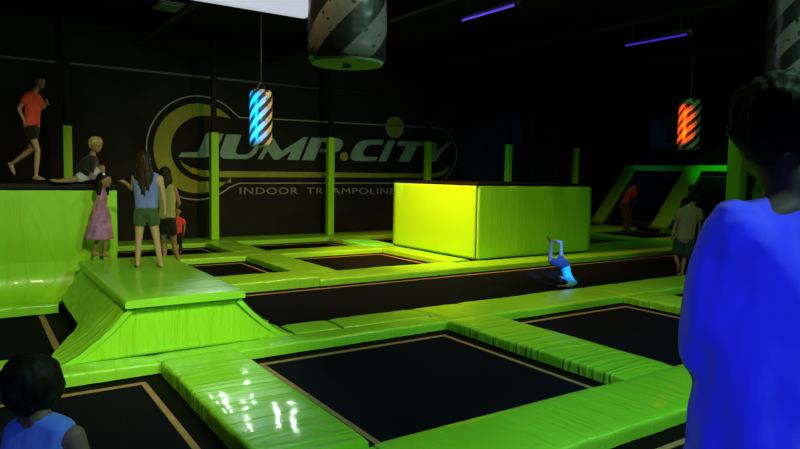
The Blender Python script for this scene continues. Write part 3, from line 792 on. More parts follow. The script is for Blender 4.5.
def person(name, label, base, rz, J, s, skin, hair, clothes, face=(0, 1, 0), vox=.011, girth=1.0, headr=None, child=False, group=None, cat='person', headup=(0, 0, 1)):
    """J: joints in local metres. s: size factor relative to a 1.75 m adult. clothes: list of dicts"""
    t = thing(name, base, label, cat, group, rz)
    J = {k: Vector(v) for k, v in J.items()}
    g = girth
    hd = headr or .105 * s
    up_ = (J['neck'] - J['pelvis']).normalized()
    side = (J['shR'] - J['shL']).normalized()
    fwd = up_.cross(side).normalized()
    if fwd.dot(Vector(face)) < -.2: pass
    bm = bmesh.new()
    H = J['head']; F = Vector(face).normalized(); HU = Vector(headup).normalized()
    F = (F - HU * F.dot(HU)).normalized(); S_ = F.cross(HU).normalized()
    def h_(f, sd, u): return H + F * f * hd + S_ * sd * hd + HU * u * hd
    # head: cranium, jaw, nose, ears
    hull(bm, [(h_(-.15, 0, .22), hd * .80), (h_(.12, 0, .20), hd * .74), (h_(.0, 0, -.1), hd * .70)], 3)
    hull(bm, [(h_(.18, 0, -.1), hd * .64), (h_(.42, 0, -.62), hd * .34), (h_(-.1, 0, -.4), hd * .55)])
    hull(bm, [(h_(.80, 0, .12), hd * .10), (h_(.98, 0, -.20), hd * .13), (h_(.70, 0, -.22), hd * .18)], 1)
    hull(bm, [(h_(.70, .25, -.52), hd * .10), (h_(.70, -.25, -.52), hd * .10), (h_(.74, 0, -.54), hd * .10)], 1)
    for sd in (-1, 1):
        hull(bm, [(h_(-.05, sd * .80, .14), hd * .11), (h_(-.08, sd * .88, .02), hd * .13), (h_(-.0, sd * .80, -.16), hd * .08)], 1)
    # neck and torso
    neckr = .052 * s * g
    hull(bm, [(h_(-.15, 0, -.45), neckr), (J['neck'], neckr * 1.12)])
    ch = J['neck'].lerp(J['pelvis'], .30); wa = J['neck'].lerp(J['pelvis'], .66)
    shw = (J['shR'] - J['shL']).length / 2
    hipw = (J['hipR'] - J['hipL']).length / 2
    r1 = .085 * s * g
    hull(bm, [(J['neck'], neckr), (J['shL'].lerp(J['neck'], .12) - up_ * .012 * s, .055 * s * g), (J['shR'].lerp(J['neck'], .12) - up_ * .012 * s, .055 * s * g),
              (ch - side * shw * .50, r1), (ch + side * shw * .50, r1)])
    hull(bm, [(ch - side * shw * .48, r1), (ch + side * shw * .48, r1), (wa - side * shw * .36, .076 * s * g), (wa + side * shw * .36, .076 * s * g)])
    hull(bm, [(wa - side * shw * .36, .076 * s * g), (wa + side * shw * .36, .076 * s * g), (J['pelvis'] - side * hipw * .72, .092 * s * g), (J['pelvis'] + side * hipw * .72, .092 * s * g)])
    for a in 'LR':
        hull(bm, [(J['sh' + a], .052 * s * g), (J['el' + a], .036 * s * g)])
        hull(bm, [(J['el' + a], .037 * s * g), (J['el' + a].lerp(J['wr' + a], .3), .037 * s * g), (J['wr' + a], .024 * s * g)])
        hull(bm, [(J['hip' + a], .082 * s * g), (J['hip' + a].lerp(J['kn' + a], .35), .074 * s * g), (J['kn' + a], .050 * s * g)])
        hull(bm, [(J['kn' + a], .050 * s * g), (J['kn' + a].lerp(J['an' + a], .3), .052 * s * g), (J['an' + a], .032 * s * g)])
        an, to = J['an' + a], J['to' + a]
        sh_ = (J['an' + a] - J['kn' + a]).normalized()
        fd = (to - an); fd = (fd - sh_ * fd.dot(sh_) * .0).normalized()
        heel = an + sh_ * .030 * s - fd * .03 * s
        hull(bm, [(an, .032 * s), (heel, .030 * s), (an.lerp(to, .5), .033 * s)])
        hull(bm, [(heel, .028 * s), (to, .024 * s), (an.lerp(to, .6) + sh_ * .008 * s, .034 * s)])
        # palm
        d = (J['wr' + a] - J['el' + a]).normalized()
        pn = J.get('pn' + a, None)
        pn = Vector(pn) if pn is not None else side * (1 if a == 'L' else -1)
        pn = (pn - d * pn.dot(d)); pn = pn.normalized() if pn.length > .05 else d.orthogonal().normalized()
        ac = d.cross(pn)
        w = J['wr' + a]
        hull(bm, [(w, .022 * s), (w + d * .045 * s + ac * .022 * s, .015 * s), (w + d * .045 * s - ac * .022 * s, .015 * s), (w + d * .075 * s + ac * .028 * s, .012 * s), (w + d * .075 * s - ac * .028 * s, .012 * s)])
    me = solidify_union(bm, vox, 4)
    # fingers, eyes and mouth added to the same mesh
    bm = bmesh.new(); bm.from_mesh(me)
    for a in 'LR':
        d = (J['wr' + a] - J['el' + a]).normalized()
        pn = J.get('pn' + a, None); pn = Vector(pn) if pn is not None else side * (1 if a == 'L' else -1)
        pn = (pn - d * pn.dot(d)); pn = pn.normalized() if pn.length > .05 else d.orthogonal().normalized()
        ac = d.cross(pn); w = J['wr' + a]
        for k, ln in enumerate((.068, .078, .072, .056)):
            q0 = w + d * .068 * s + ac * (.027 - .018 * k) * s
            q1 = q0 + (d * .95 + pn * .3).normalized() * ln * .5 * s
            q2 = q1 + (d * .6 + pn * .8).normalized() * ln * .5 * s
            tube(bm, [q0, q1, q1.lerp(q2, .6), q2], [.0095 * s, .009 * s, .008 * s, .0055 * s], 8)
        th = ac if k else ac
        q0 = w + d * .028 * s + ac * .022 * s
        tube(bm, [q0, q0 + (d * .6 + ac * .8).normalized() * .035 * s, q0 + (d * .6 + ac * .8).normalized() * .035 * s + (d + pn * .4).normalized() * .03 * s], [.012 * s, .010 * s, .007 * s], 8)
        # toes
        to, an = J['to' + a], J['an' + a]; fd = (to - an).normalized(); sd = fd.cross(Vector((0, 0, 1)))
        sd = sd.normalized() if sd.length > .1 else side
        for k in range(5):
            q = to + sd * (-.022 + .011 * k) * s
            tube(bm, [q, q + fd * .02 * s, q + fd * (.034 - .002 * k) * s], [.010 * s, .009 * s, .005 * s], 6)
    for f in bm.faces: f.smooth = True
    nf = len(bm.faces)
    for sd in (-1, 1):
        ico(bm, h_(.80, sd * .30, .10), hd * .085, 1)
    bm.faces.ensure_lookup_table()
    for f in bm.faces[nf:]: f.material_index = 1
    nf = len(bm.faces)
    hull(bm, [(h_(.79, .16, -.52), hd * .045), (h_(.82, 0, -.53), hd * .055), (h_(.79, -.16, -.52), hd * .045)], 1)
    bm.faces.ensure_lookup_table()
    for f in bm.faces[nf:]: f.material_index = 2
    me2 = bpy.data.meshes.new('body'); bm.to_mesh(me2); bm.free()
    me2.polygons.foreach_set('use_smooth', [True] * len(me2.polygons))
    link('body', me2, [skin, EYE_M, LIP], t)
    # hair
    if hair:
        bm = bmesh.new(); kind = hair.get('kind', 'short')
        hull(bm, [(h_(-.24, 0, .30), hd * .86), (h_(.02, 0, .42), hd * .74)], 3)
        hull(bm, [(h_(-.42, 0, .15), hd * .66), (h_(-.42, 0, -.22), hd * (.40 if kind == 'short' else .55))])
        for sd in (-1, 1): hull(bm, [(h_(-.02, sd * .44, .45), hd * .47), (h_(-.30, sd * .50, 0), hd * .46), (h_(-.40, sd * .34, -.3), hd * .40)])
        if kind == 'long':
            ln = hair['len']; dn = Vector(hair.get('dir', (0, 0, -1))).normalized()
            bk = -F
            for sd, of in ((-.55, 0), (-.2, .1), (.2, .12), (.55, 0), (0, .16), (-.75, -.25), (.75, -.25)):
                a0 = h_(-.45 - of, sd * .75, .0); a1 = a0 + dn * ln * .45 + S_ * sd * hair.get('wide', .35) * hd + bk * .12 * hd; a2 = a0 + dn * ln * (.95 - abs(sd) * .15) + S_ * sd * hair.get('wide', .25) * hd
                hull(bm, [(a0, hd * .46), (a1, hd * .42)], 1); hull(bm, [(a1, hd * .42), (a2, hd * .2)], 1)
        if kind == 'bob':
            for sd in (-.7, -.3, .3, .7, 0): hull(bm, [(h_(-.4, sd * .7, .1), hd * .45), (h_(-.45, sd * .85, -.7), hd * .3)], 1)
        if kind == 'tail':
            q = h_(-1.0, 0, .2)
            hull(bm, [(q, hd * .22), (q - F * .35 * hd - HU * .9 * hd, hd * .26)]); hull(bm, [(q - F * .35 * hd - HU * .9 * hd, hd * .26), (q - F * .15 * hd - HU * 2.2 * hd, hd * .10)])
        mh = solidify_union(bm, max(vox * .8, .007), 2)
        for v in mh.vertices:
            v.co += v.normal * ((.014 if kind != 'short' or hair['mat'] is HAIR_BL else .008) * s * noise.noise(Vector((v.co.x * 60, v.co.y * 60, v.co.z * 14))))
        link('hair', mh, hair['mat'], t)
    ctx = dict(J=J, s=s, g=g, up=up_, side=side, ch=ch, wa=wa, shw=shw, hipw=hipw, h_=h_, hd=hd)
    for c in clothes:
        bm = bmesh.new(); o_ = c.get('off', .012) * 1.0; ty = c['type']
        if ty in ('shirt', 'tank'):
            hem = c.get('hem', .9); pe = J['neck'].lerp(J['pelvis'], hem); fl = c.get('flare', 1.0)
            nk = J['neck'] - up_ * .018 * s
            hull(bm, [(nk, neckr * 1.08), (J['shL'].lerp(J['neck'], .10 if ty == 'shirt' else .32) - up_ * .006 * s, .055 * s * g + o_ * .6), (J['shR'].lerp(J['neck'], .10 if ty == 'shirt' else .32) - up_ * .006 * s, .055 * s * g + o_ * .6),
                      (ch - side * shw * .50, r1 + o_), (ch + side * shw * .50, r1 + o_)])
            hull(bm, [(ch - side * shw * .50, r1 + o_), (ch + side * shw * .50, r1 + o_), (wa - side * shw * .38 * fl, .080 * s * g * fl + o_), (wa + side * shw * .38 * fl, .080 * s * g * fl + o_)])
            hull(bm, [(wa - side * shw * .38 * fl, .080 * s * g * fl + o_), (wa + side * shw * .38 * fl, .080 * s * g * fl + o_),
                      (pe - side * hipw * .72 * fl, .088 * s * g * fl + o_), (pe + side * hipw * .72 * fl, .088 * s * g * fl + o_)])
            if ty == 'shirt':
                sl_ = c.get('sleeve', .55)
                for a in 'LR':
                    hull(bm, [(J['sh' + a], .056 * s * g + o_), (J['sh' + a].lerp(J['el' + a], sl_), .050 * s * g + o_ * 1.4)])
                    if c.get('long'):
                        hull(bm, [(J['el' + a], .044 * s * g + o_), (J['el' + a].lerp(J['wr' + a], .9), .030 * s * g + o_)])
        elif ty == 'shorts':
            ln = c.get('len', .5)
            top = J['neck'].lerp(J['pelvis'], c.get('top', .86))
            hull(bm, [(top - side * hipw * .6, .084 * s * g + o_), (top + side * hipw * .6, .084 * s * g + o_), (J['pelvis'] - side * hipw * .75, .094 * s * g + o_), (J['pelvis'] + side * hipw * .75, .094 * s * g + o_)])
            for a in 'LR':
                hull(bm, [(J['hip' + a], .086 * s * g + o_), (J['hip' + a].lerp(J['kn' + a], min(ln, 1)), (.082 - .02 * ln) * s * g + o_ * 1.3)])
                if ln > 1:
                    hull(bm, [(J['kn' + a], .058 * s * g + o_), (J['kn' + a].lerp(J['an' + a], .92), .045 * s * g + o_)])
        elif ty == 'skirt':
            n = 48; rings = []
            zt = J['pelvis'].lerp(J['neck'], c.get('from', .3)); lo = c['hemz']; cxx = J['pelvis']
            tiers = 12
            for i in range(tiers + 1):
                f = i / tiers; cz = zt.z + (lo - zt.z) * f
                cc = Vector((zt.x + (cxx.x - zt.x) * f + c.get('shift', 0) * f, zt.y + (cxx.y - zt.y) * f, cz))
                rr = c['r0'] + (c['r1'] - c['r0']) * f ** .9 + (.008 if i in (4, 8) else 0)
                rings.append([bm.verts.new(cc + Vector((math.cos(2 * PI * k / n), math.sin(2 * PI * k / n) * .8, 0)) * (rr * (1 + .07 * f * math.sin(9 * 2 * PI * k / n + i * .25)))) for k in range(n)])
            for i in range(tiers):
                for k in range(n): bm.faces.new((rings[i][k], rings[i][(k + 1) % n], rings[i + 1][(k + 1) % n], rings[i + 1][k]))
            bm.faces.new(rings[0])
            obj(c['name'], bm, c['mat'], t).modifiers.new('t', 'SOLIDIFY').thickness = .006
            continue
        mc = solidify_union(bm, c.get('vox', vox), 4)
        if c.get('fold', 0):
            for v in mc.vertices:
                q = v.co
                w = noise.noise(Vector((q.x * 9 + q.z * 5, q.y * 9, q.z * 3.2))) + .5 * noise.noise(Vector((q.x * 20 - q.z * 9, q.y * 20, q.z * 7)))
                v.co += v.normal * c['fold'] * w
        link(c['name'], mc, c['mat'], t)
    return t

CR = -math.atan2(.559, .829)       # local x = camera right, local y = away from the camera
def P2(x0, y0, depth):
    k = depth / FPX
    return lambda x, y, d=0: ((x - x0) * k, d, (y0 - y) * k)
def cloth(name, c, rough=.8, spec=.2, bump=True, vary=.1, vscale=8):
    return mat(name, c, rough, spec, vary=vary, vscale=vscale, sheen=.2, bump=[(7, (1, 1, .6), .35, .02)] if bump else None)
HAIR_BR = mat('hair_brown', (.022, .013, .009), .6, .3, bump=[(60, (1, 1, .1), .5, .004)])
HAIR_DK = mat('hair_dark', (.007, .005, .004), .65, .2, bump=[(60, (1, 1, .1), .5, .004)])
HAIR_BL = mat('hair_blond', (.42, .32, .10), .55, .4, bump=[(60, (1, 1, .1), .5, .004)])
def foot_fix(p): return p

# 1 teenage girl on the ramp mat (seen from behind)
q = P2(147, 268, 7.05)
b = on(147, 268, 2, .512); b.z = .521
J1 = dict(head=q(146, 161), neck=q(147, 174), shL=q(136, 179), shR=q(161, 179), pelvis=q(147, 212), hipL=q(141, 215), hipR=q(153, 215),
          elL=q(126, 185, .05), wrL=q(124, 184, .12), elR=q(164, 198, .02), wrR=q(164, 211, .05),
          knL=q(139, 242, .0), anL=q(137, 264.5, .02), toL=q(133, 267.2, .10), knR=q(157, 241, .0), anR=q(160, 264, .02), toR=q(155, 266.6, .10))
J1['elL'] = q(131.5, 190, .06); J1['wrL'] = q(122.5, 184.5, .12); J1['pnL'] = (0, 0, -1)
person('person', 'teenage girl seen from behind, long brown hair, blue top, green shorts, on the ramp mat', b, CR, J1, .78, SKIN, dict(kind='long', len=.46, wide=.8, mat=HAIR_BR),
       [dict(name='top', type='tank', mat=cloth('blue_top', (.15, .20, .62)), hem=.88, off=.012, fold=.006),
        dict(name='shorts', type='shorts', mat=cloth('green_shorts', (.045, .09, .04)), len=.30, off=.010)], face=(.25, 1, 0), vox=.010, girth=.92)

# 2 little girl in the purple dress, in profile facing right
b = on(104, 258, 2, .512); b.z = .521; dpt = (b - EYE).dot(FW)
q = P2(104, 257.5, dpt)
J2 = dict(head=q(106, 181), neck=q(104, 190), shL=q(103, 195, .06), shR=q(103, 195, -.06), pelvis=q(101, 219), hipL=q(101, 221, .045), hipR=q(102, 221, -.045),
          elL=q(101, 206, .10), wrL=q(103, 215, .10), elR=q(99, 206, -.10), wrR=q(97, 216, -.09),
          knL=q(97, 238, .04), anL=q(92, 254, .05), toL=q(98, 256, .05), knR=q(108, 238, -.04), anR=q(106, 254, -.05), toR=q(112, 256, -.05))
PURP = cloth('purple_dress', (.42, .20, .50), vary=.35, vscale=14)
t = person('person', 'little girl in a tiered purple dress facing right, hair clip, at the platform corner', b, CR, J2, .60, SKIN_D, dict(kind='long', len=.20, wide=.5, mat=HAIR_DK),
       [dict(name='dress_bodice', type='tank', mat=PURP, hem=.75, off=.010), dict(name='dress_skirt', type='skirt', mat=PURP, hemz=q(0, 239)[2], r0=.09, r1=.165, shift=-.02, **{'from': .42})],
       face=(1, -.15, -.1), vox=.009, girth=.85, headr=.088)
bm = bmesh.new(); ico(bm, Vector(q(107.5, 174.5, -.06)), .018, 2); hb = obj('hair_clip', bm, mat('white_clip', (.8, .8, .75), .4), t)

# 3 blond boy sitting on the platform edge
b = Vector((1.06, 8.98, 1.42)); dpt = (b - EYE).dot(FW); xx = 400 + FPX * (b - EYE).dot(RR) / dpt
q = P2(93, 186, dpt); b = at(93, 186, dpt); b.z = 1.418
J3 = dict(head=q(96, 148, .02), neck=q(92, 158, .03), shL=q(88, 163, .12), shR=q(89, 164, -.06), pelvis=q(87, 178, .05), hipL=q(88, 178, .10), hipR=q(88, 178, 0),
          elL=q(93, 173, .14), wrL=q(100, 180, .12), elR=q(84, 172, -.08), wrR=q(94, 177, -.12),
          knL=q(99, 170, .10), anL=q(98, 183, .12), toL=q(103, 185, .12), knR=q(80, 183, -.20), anR=q(72, 184.0, -.33), toR=q(67, 183.2, -.36))
person('person', 'blond boy in a dark sweater and pale shorts sitting on the platform edge', b, CR, J3, .66, SKIN_D, dict(kind='short', mat=HAIR_BL),
       [dict(name='sweater', type='shirt', mat=cloth('dark_sweater', (.012, .012, .014)), hem=.85, off=.014, sleeve=1, long=True),
        dict(name='shorts', type='shorts', mat=cloth('pale_shorts', (.45, .50, .75)), len=.5, off=.012)], face=(1, -.35, -.35), vox=.010, headr=.092, headup=(.25, 0, 1))

# 4 girl in coral shirt walking on the platform
b = at(34, 184, 8.75); b.z = 1.418; q = P2(34, 184, 8.75)
J4 = dict(head=q(42, 87), neck=q(36.5, 96.5), shL=q(35, 101, .11), shR=q(35, 101, -.11), pelvis=q(33, 131), hipL=q(33, 133, .06), hipR=q(34, 133, -.06),
          elL=q(40, 111, .12), wrL=q(45, 107, .06), elR=q(27, 114, -.14), wrR=q(31, 126, -.12),
          knL=q(29, 153, .07), anL=q(8, 168, .08), toL=q(10.5, 177, .09), knR=q(41, 154, -.06), anR=q(38.5, 180, -.06), toR=q(45.5, 182.0, -.06))
person('person', 'girl in a coral shirt and dark shorts striding right on the high left platform', b, CR, J4, .80, SKIN, dict(kind='tail', mat=HAIR_BR),
       [dict(name='shirt', type='shirt', mat=cloth('coral_shirt', (.85, .10, .06)), hem=.95, off=.014, sleeve=.4, fold=.01, flare=1.05),
        dict(name='shorts', type='shorts', mat=cloth('black_shorts', (.01, .01, .012)), len=.35, off=.012)], face=(1, -.2, -.15), vox=.010, girth=.9)

# 5 woman behind the teenage girl
b = at(172, 255, 10.6); b.z = .012; q = P2(172, 255, 10.6)
J5 = dict(head=q(166, 163), neck=q(166.5, 173.5), shL=q(158, 179), shR=q(175, 178), pelvis=q(168, 211), hipL=q(163, 214), hipR=q(172, 214),
          elL=q(157, 193, .05), wrL=q(160, 206, .10), elR=q(178, 193, .08), wrR=q(170, 200, .22),
          knL=q(162, 233, .1), anL=q(165, 252.0, .0), toL=q(160, 254, .10), knR=q(172, 236, .12), anR=q(184, 249, -.25), toR=q(186, 253.6, -.18))
person('person', 'woman in a yellow-green top running behind the teenage girl, one leg kicked back', b, CR, J5, .93, SKIN_D, dict(kind='long', len=.25, mat=HAIR_BR),
       [dict(name='top', type='tank', mat=cloth('yellow_green_top', (.35, .38, .12)), hem=.88, off=.012, fold=.006),
        dict(name='shorts', type='shorts', mat=cloth('dark_shorts', (.012, .013, .012)), len=.35, off=.012)], face=(-.3, 1, 0), vox=.012, girth=.9)

# 6 child in the red shirt
b = on(178, 243.0, 2, BZ); dpt = 13.3; b = at(178, 250, 13.3); b.z = BZ; y_ = 224.5 + 0
q = P2(178, 247, 13.3)
J6 = dict(head=q(178, 206), neck=q(178, 211.5), shL=q(174, 215), shR=q(183, 215), pelvis=q(178, 227), hipL=q(176, 228), hipR=q(180, 228),
          elL=q(172.5, 221, 0), wrL=q(173.5, 227, -.05), elR=q(185, 220, 0), wrR=q(185, 227, -.05), knL=q(176, 237, -.02), anL=q(175.5, 245.6), toL=q(175, 246.6, -.1),
          knR=q(180.5, 237, -.02), anR=q(181, 245.6), toR=q(181.5, 246.6, -.1))
person('person', 'small child in a red shirt and dark trousers facing the camera, by the logo', b, CR, J6, .52, SKIN_D, dict(kind='short', mat=HAIR_DK),
       [dict(name='shirt', type='shirt', mat=cloth('red_shirt', (.80, .07, .06)), hem=1.0, off=.014, sleeve=.5),
        dict(name='trousers', type='shorts', mat=cloth('dark_trousers', (.01, .01, .01)), len=1.1, off=.010)], face=(.1, -1, 0), vox=.010, headr=.085)

# 7 somersaulting boy (upside down, on his shoulders and hands)
d7 = 9.95
b = at(569, 285.5, d7); b.z = BZ + .005; q = P2(569, 285.5, d7)
J7 = dict(head=q(560, 279.5, -.03), neck=q(568, 280.5), shL=q(572, 278, .13), shR=q(571, 279.5, -.13), pelvis=q(563, 262), hipL=q(559, 261, .07), hipR=q(560, 262, -.07),
          elL=q(566, 283, .22), wrL=q(560, 283.5, .16), elR=q(563, 282, -.24), wrR=q(558, 283.2, -.16),
          knL=q(562, 257.5, .10), anL=q(561, 242, .12), toL=q(555, 240, .16), knR=q(548, 259, -.08), anR=q(548, 240, -.10), toR=q(544.5, 235, -.12))
BLS = cloth('cyan_blue_shirt', (.04, .50, .98), vary=.4, vscale=20)
person('person', 'boy upside down in a somersault, blue shirt, legs up, on the runway', b, CR, J7, .70, mat('skin_somersault_boy', (.22, .19, .18), .5, .4), dict(kind='short', mat=HAIR_DK),
       [dict(name='shirt', type='shirt', mat=BLS, hem=.8, off=.016, sleeve=.5, fold=.008),
        dict(name='shorts', type='shorts', mat=cloth('navy_shorts', (.02, .03, .08)), len=.75, off=.014)], face=(.2, 1, 0), vox=.010, headr=.09, headup=(-.35, 0, -1))

# 8 the big man in blue, back to the camera
dm = 1.36
b = at(806, 260, dm); b.z = .012
MBL = mat('blue_tshirt', (.045, .06, .95), .85, .15, sheen=.3, bump=[(5, (1, 1, .35), .5, .05), (120, (1, 1, 1), .15, .002)])
J8 = dict(head=(-.015, .11, 1.70), neck=(.0, .02, 1.535), shL=(-.150, .0, 1.465), shR=(.15, .0, 1.465), pelvis=(0, .0, .98), hipL=(-.09, 0, .94), hipR=(.09, 0, .94),
          elL=(-.15, .05, 1.19), wrL=(.03, .24, 1.14), elR=(.205, .0, 1.20), wrR=(.02, .26, 1.10), knL=(-.11, .03, .50), anL=(-.11, -.02, .085), toL=(-.13, .15, .035),
          knR=(.11, .03, .50), anR=(.11, -.02, .085), toR=(.13, .15, .035), pnL=(0, 0, -1), pnR=(0, 0, -1))
person('person', 'man in a bright blue t-shirt, back to the camera, at the right edge', b, CR, J8, 1.0, SKIN_DK, dict(kind='short', mat=HAIR_DK),
       [dict(name='t_shirt', type='shirt', mat=MBL, hem=1.12, off=.020, sleeve=.98, fold=.016, flare=1.34, vox=.009),
        dict(name='trousers', type='shorts', mat=cloth('dark_jeans', (.01, .012, .02)), len=1.2, off=.02)], face=(.1, 1, 0), vox=.009, girth=1.12, headr=.118)

# 9 the boy at the lower left corner
db = 1.8
b = at(30, 400, db); b.z = BZ + .004
MB9 = mat('blue_tank_top', (.10, .22, .75), .85, .15, sheen=.3, bump=[(8, (1, 1, .5), .4, .03)])
z0 = b.z
def z9(y): return 1.6 - (y - 168.5) / FPX * db - z0
kx = db / FPX
def q9(x, y, d=0): return ((x - 30) * kx, d, z9(y))
J9 = dict(head=q9(29, 388), neck=q9(37, 418, .0), shL=q9(6, 440, .02), shR=q9(76, 434, -.02), pelvis=(.02, 0, .58), hipL=(-.05, 0, .56), hipR=(.08, 0, .56),
          elL=(-.16, .05, .68), wrL=(-.14, .18, .60), elR=(.215, -.02, .68), wrR=(.20, .14, .58), knL=(-.06, .02, .31), anL=(-.06, -.01, .045), toL=(-.07, .10, .024),
          knR=(.09, .02, .31), anR=(.09, -.01, .045), toR=(.10, .10, .024))
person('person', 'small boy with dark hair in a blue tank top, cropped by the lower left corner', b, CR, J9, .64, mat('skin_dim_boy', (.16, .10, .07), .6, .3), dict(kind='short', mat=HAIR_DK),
       [dict(name='tank_top', type='tank', mat=MB9, hem=1.0, off=.010, fold=.004, vox=.006),
        dict(name='shorts', type='shorts', mat=cloth('grey_shorts', (.03, .03, .035)), len=.8, off=.014)], face=(-.85, .5, -.1), vox=.006, headr=.089)

# 10 person in beige shirt at right
b = at(682, 273, 11.3); b.z = BZ; q = P2(682, 274.5, 11.3)
J10 = dict(head=q(691, 197), neck=q(687, 203), shL=q(677, 209), shR=q(695, 209), pelvis=q(682, 237), hipL=q(677, 238), hipR=q(687, 238),
           elL=q(673, 222), wrL=q(669, 233, -.05), elR=q(697, 222), wrR=q(697, 234, .02), knL=q(675, 254, .02), anL=q(679, 270.5, .12), toL=q(677, 273.4, .2),
           knR=q(684, 257, .02), anR=q(680.5, 271, -.05), toR=q(678, 273.4, .02))
J10['anL'] = q(673.5, 262, -.18); J10['toL'] = q(673.5, 268, -.16)
person('person', 'person in a beige shirt and dark shorts walking away along the runway', b, CR, J10, .80, SKIN_D, dict(kind='short', mat=HAIR_DK),
       [dict(name='shirt', type='shirt', mat=cloth('beige_shirt', (.26, .22, .12)), hem=1.0, off=.022, sleeve=.5, fold=.012, flare=1.1),
        dict(name='shorts', type='shorts', mat=cloth('teal_dark_shorts', (.02, .05, .05)), len=.75, off=.022)], face=(.3, 1, 0), vox=.012, girth=.95)
# 11 dark figure further back
b = at(691, 245, 14.6); b.z = .012; q = P2(691, 247.5, 14.6)
J11 = dict(head=q(689, 187.5), neck=q(690, 194), shL=q(682, 199), shR=q(699, 199), pelvis=q(690, 219), hipL=q(686.5, 220), hipR=q(694, 220),
           elL=q(680, 208), wrL=q(682, 215, .1), elR=q(702, 208), wrR=q(701, 216, .1), knL=q(686, 233), anL=q(686, 245), toL=q(685, 246.6, -.12),
           knR=q(694, 233), anR=q(694, 245), toR=q(695, 246.6, -.12))
person('person', 'dark-clothed person with raised shoulders standing before the wide inclined green pad', b, CR, J11, .80, SKIN_DK, dict(kind='short', mat=HAIR_DK),
       [dict(name='shirt', type='shirt', mat=cloth('black_shirt', (.012, .014, .012)), hem=1.0, off=.02, sleeve=.8),
        dict(name='trousers', type='shorts', mat=MATS['dark_trousers'], len=1.1, off=.012)], face=(0, -1, 0), vox=.013)
# 12 red-shirted person bending forward
b = at(626, 235, 18.2); b.z = .012; q = P2(626, 234.5, 18.2)
J12 = dict(head=q(636, 184.5), neck=q(631, 187), shL=q(630, 190, .16), shR=q(630, 190, -.16), pelvis=q(622.5, 205), hipL=q(623, 206, .08), hipR=q(624, 206, -.08),
           elL=q(631, 199, .2), wrL=q(630, 208, .15), elR=q(630, 200, -.2), wrR=q(629, 209, -.15), knL=q(626, 220, .08), anL=q(624, 232), toL=q(629, 233.6, .08),
           knR=q(627, 220, -.08), anR=q(627, 232, -.08), toR=q(631, 233.6, -.08))
person('person', 'person in a dark red shirt leaning forward before the large inclined trampoline', b, CR, J12, .86, SKIN_DK, dict(kind='short', mat=HAIR_DK),
       [dict(name='shirt', type='shirt', mat=cloth('dark_red_shirt', (.22, .015, .02)), hem=.95, off=.02, sleeve=.5),
        dict(name='trousers', type='shorts', mat=cloth('dim_trousers', (.02, .018, .018)), len=1.1, off=.02)], face=(1, 0, -.5), vox=.014)

# ------------------------------------------------------------------ lights
def spot(loc, tgt, col, power, angle, blend=.5, size=.1, name='spot_lamp'):
    l = bpy.data.lights.new(name, 'SPOT'); l.color = col; l.energy = power; l.spot_size = math.radians(angle); l.spot_blend = blend; l.shadow_soft_size = size
    o = bpy.data.objects.new(name, l); COL.objects.link(o); o.location = loc
    o.rotation_euler = (Vector(tgt) - Vector(loc)).to_track_quat('-Z', 'Y').to_euler()
    return o
def area(loc, tgt, col, power, sx, sy, name='ceiling_lamp'):
    l = bpy.data.lights.new(name, 'AREA'); l.shape = 'RECTANGLE'; l.size = sx; l.size_y = sy; l.color = col; l.energy = power
    o = bpy.data.objects.new(name, l); COL.objects.link(o); o.location = loc
    o.rotation_euler = (Vector(tgt) - Vector(loc)).to_track_quat('-Z', 'Y').to_euler()
    return o
NG = (.50, 1, .70)      # green wash
YG = (1, .66, .2)      # yellow wash
BB, RB, NB, FB = at(261, 118, 9.8), at(688, 125, 11.6), at(347, 30, 2.85), at(796, 60, 4.2)
spot((2.9, -.6, 4.45), (2.6, 4.4, 0), NG, 620, 120, 1, .25, 'green_wash_near')
spot((6.6, .9, 4.45), (5.4, 4.9, 0), NG, 430, 120, 1, .25, 'green_wash_mid')
spot((0.9, 1.8, 3.4), (1.2, 7.4, .4), (1, .95, .40), 620, 75, 1, .15, 'wash_ramp')
spot((5.5, 7.6, 4.4), (4.8, 10.6, 0), (1, .62, .2), 700, 115, 1, .25, 'yellow_wash')
spot((4.9, 9.6, 3.9), (8.0, 10.4, .6), (1, .45, .04), 2300, 80, 1, .15, 'amber_spot_box')
spot((5.6, 5.0, 4.3), (6.0, 7.4, 0), (1, .52, .15), 400, 110, 1, .2, 'yellow_wash_runway')
spot((9.5, 5.2, 4.3), (9.8, 9.2, .5), (.3, 1, .3), 70, 90, 1, .2, 'green_wash_box')
spot((15.5, 9.5, 4.2), (16.0, 11.5, 0), (.4, 1, .4), 62, 130, 1, .25, 'green_wash_far')
spot((17.2, 9.0, 3.6), (20.6, 11.2, 2.0), (.04, 1, .12), 420, 34, .8, .05, 'green_spot_ramp')
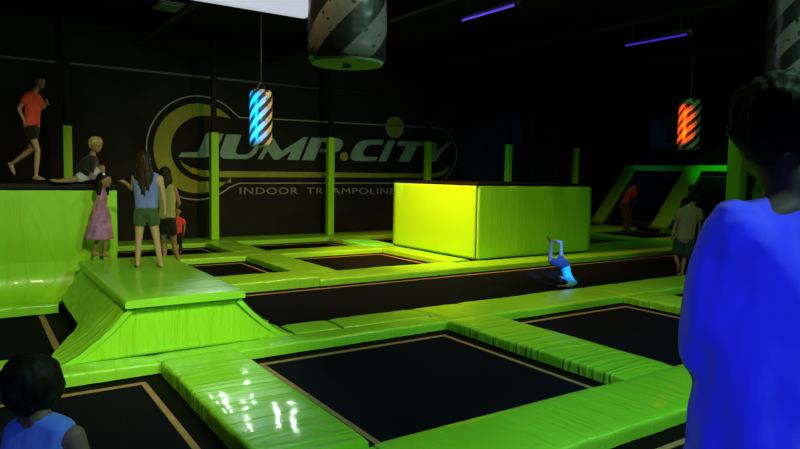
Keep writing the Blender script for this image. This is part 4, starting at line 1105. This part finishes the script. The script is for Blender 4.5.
spot((6.0, 10.0, 3.9), on(366, 243, 2, 0), (0, .8, 1), 900, 17, .6, .03, 'teal_spot')
for gx, gy in ((3.0, 10.6), (3.35, 10.5), (3.7, 10.4), (4.05, 10.3), (4.4, 10.2), (4.75, 10.1), (3.7, 11.6), (4.3, 11.4)):
    spot((gx, gy, 2.7), (1.62, 4.05, 0), (.85, 1, .9), 20, 15, .8, .03, 'added_glint_spots')  # added row of unseen lamps, mirrored in the pad creases as glints
spot((.7, .2, 2.5), (1.6, 5.7, .2), (1, 1, .8), 150, 24, .8, .04, 'added_front_spot')  # added lamp without a fixture, for streaks and brightness on the ramp front
spot((-1.3, -1.3, 2.7), (1.45, .7, .98), (.22, .30, 1), 340, 22, .7, .08, 'blue_spot_man')
spot((-1.2, .2, 2.2), (.18, 1.9, .62), (.22, .32, 1), 75, 20, .8, .08, 'blue_spot_boy')
spot((5.6, 3.6, 2.3), (7.84, 6.9, .22), (.03, .30, 1), 2600, 11, .7, .03, 'blue_spot_flip')
spot(BB - RR * 1.5 - FW * 2.3, BB, (.0, .36, 1), 2000, 20, .6, .03, 'cyan_spot_bag')
spot(RB - RR * 2.6 - FW * .9, RB, (1, .05, .0), 2200, 17, .6, .03, 'red_spot_bag')
spot(NB + Vector((-.3, -2.6, 1.0)), NB, (1, .95, .8), 8, 40, .9, .1, 'added_near_bag_fill')  # added fill so the near bag's stripes show
spot(FB + Vector((-1.3, -2.0, 1.2)), FB, (1, .95, .8), 9, 30, .9, .1, 'added_far_bag_fill')  # added fill, lifts the far bag out of the dark
spot((.9, 5.0, 3.9), (1.2, 9.2, 2.1), (1, .8, .65), 32, 50, .9, .1, 'added_platform_fill')  # added fill for the people on the platform, no such lamp in the hall
spot((7, 8.5, 4.4), (5.8, 15.3, 2.0), (.8, 1, .85), 95, 95, 1, .2, 'wall_wash')
w = bpy.data.worlds.new('world'); SC.world = w; w.use_nodes = True
w.node_tree.nodes['Background'].inputs[0].default_value = (.4, .6, .5, 1); w.node_tree.nodes['Background'].inputs[1].default_value = .02
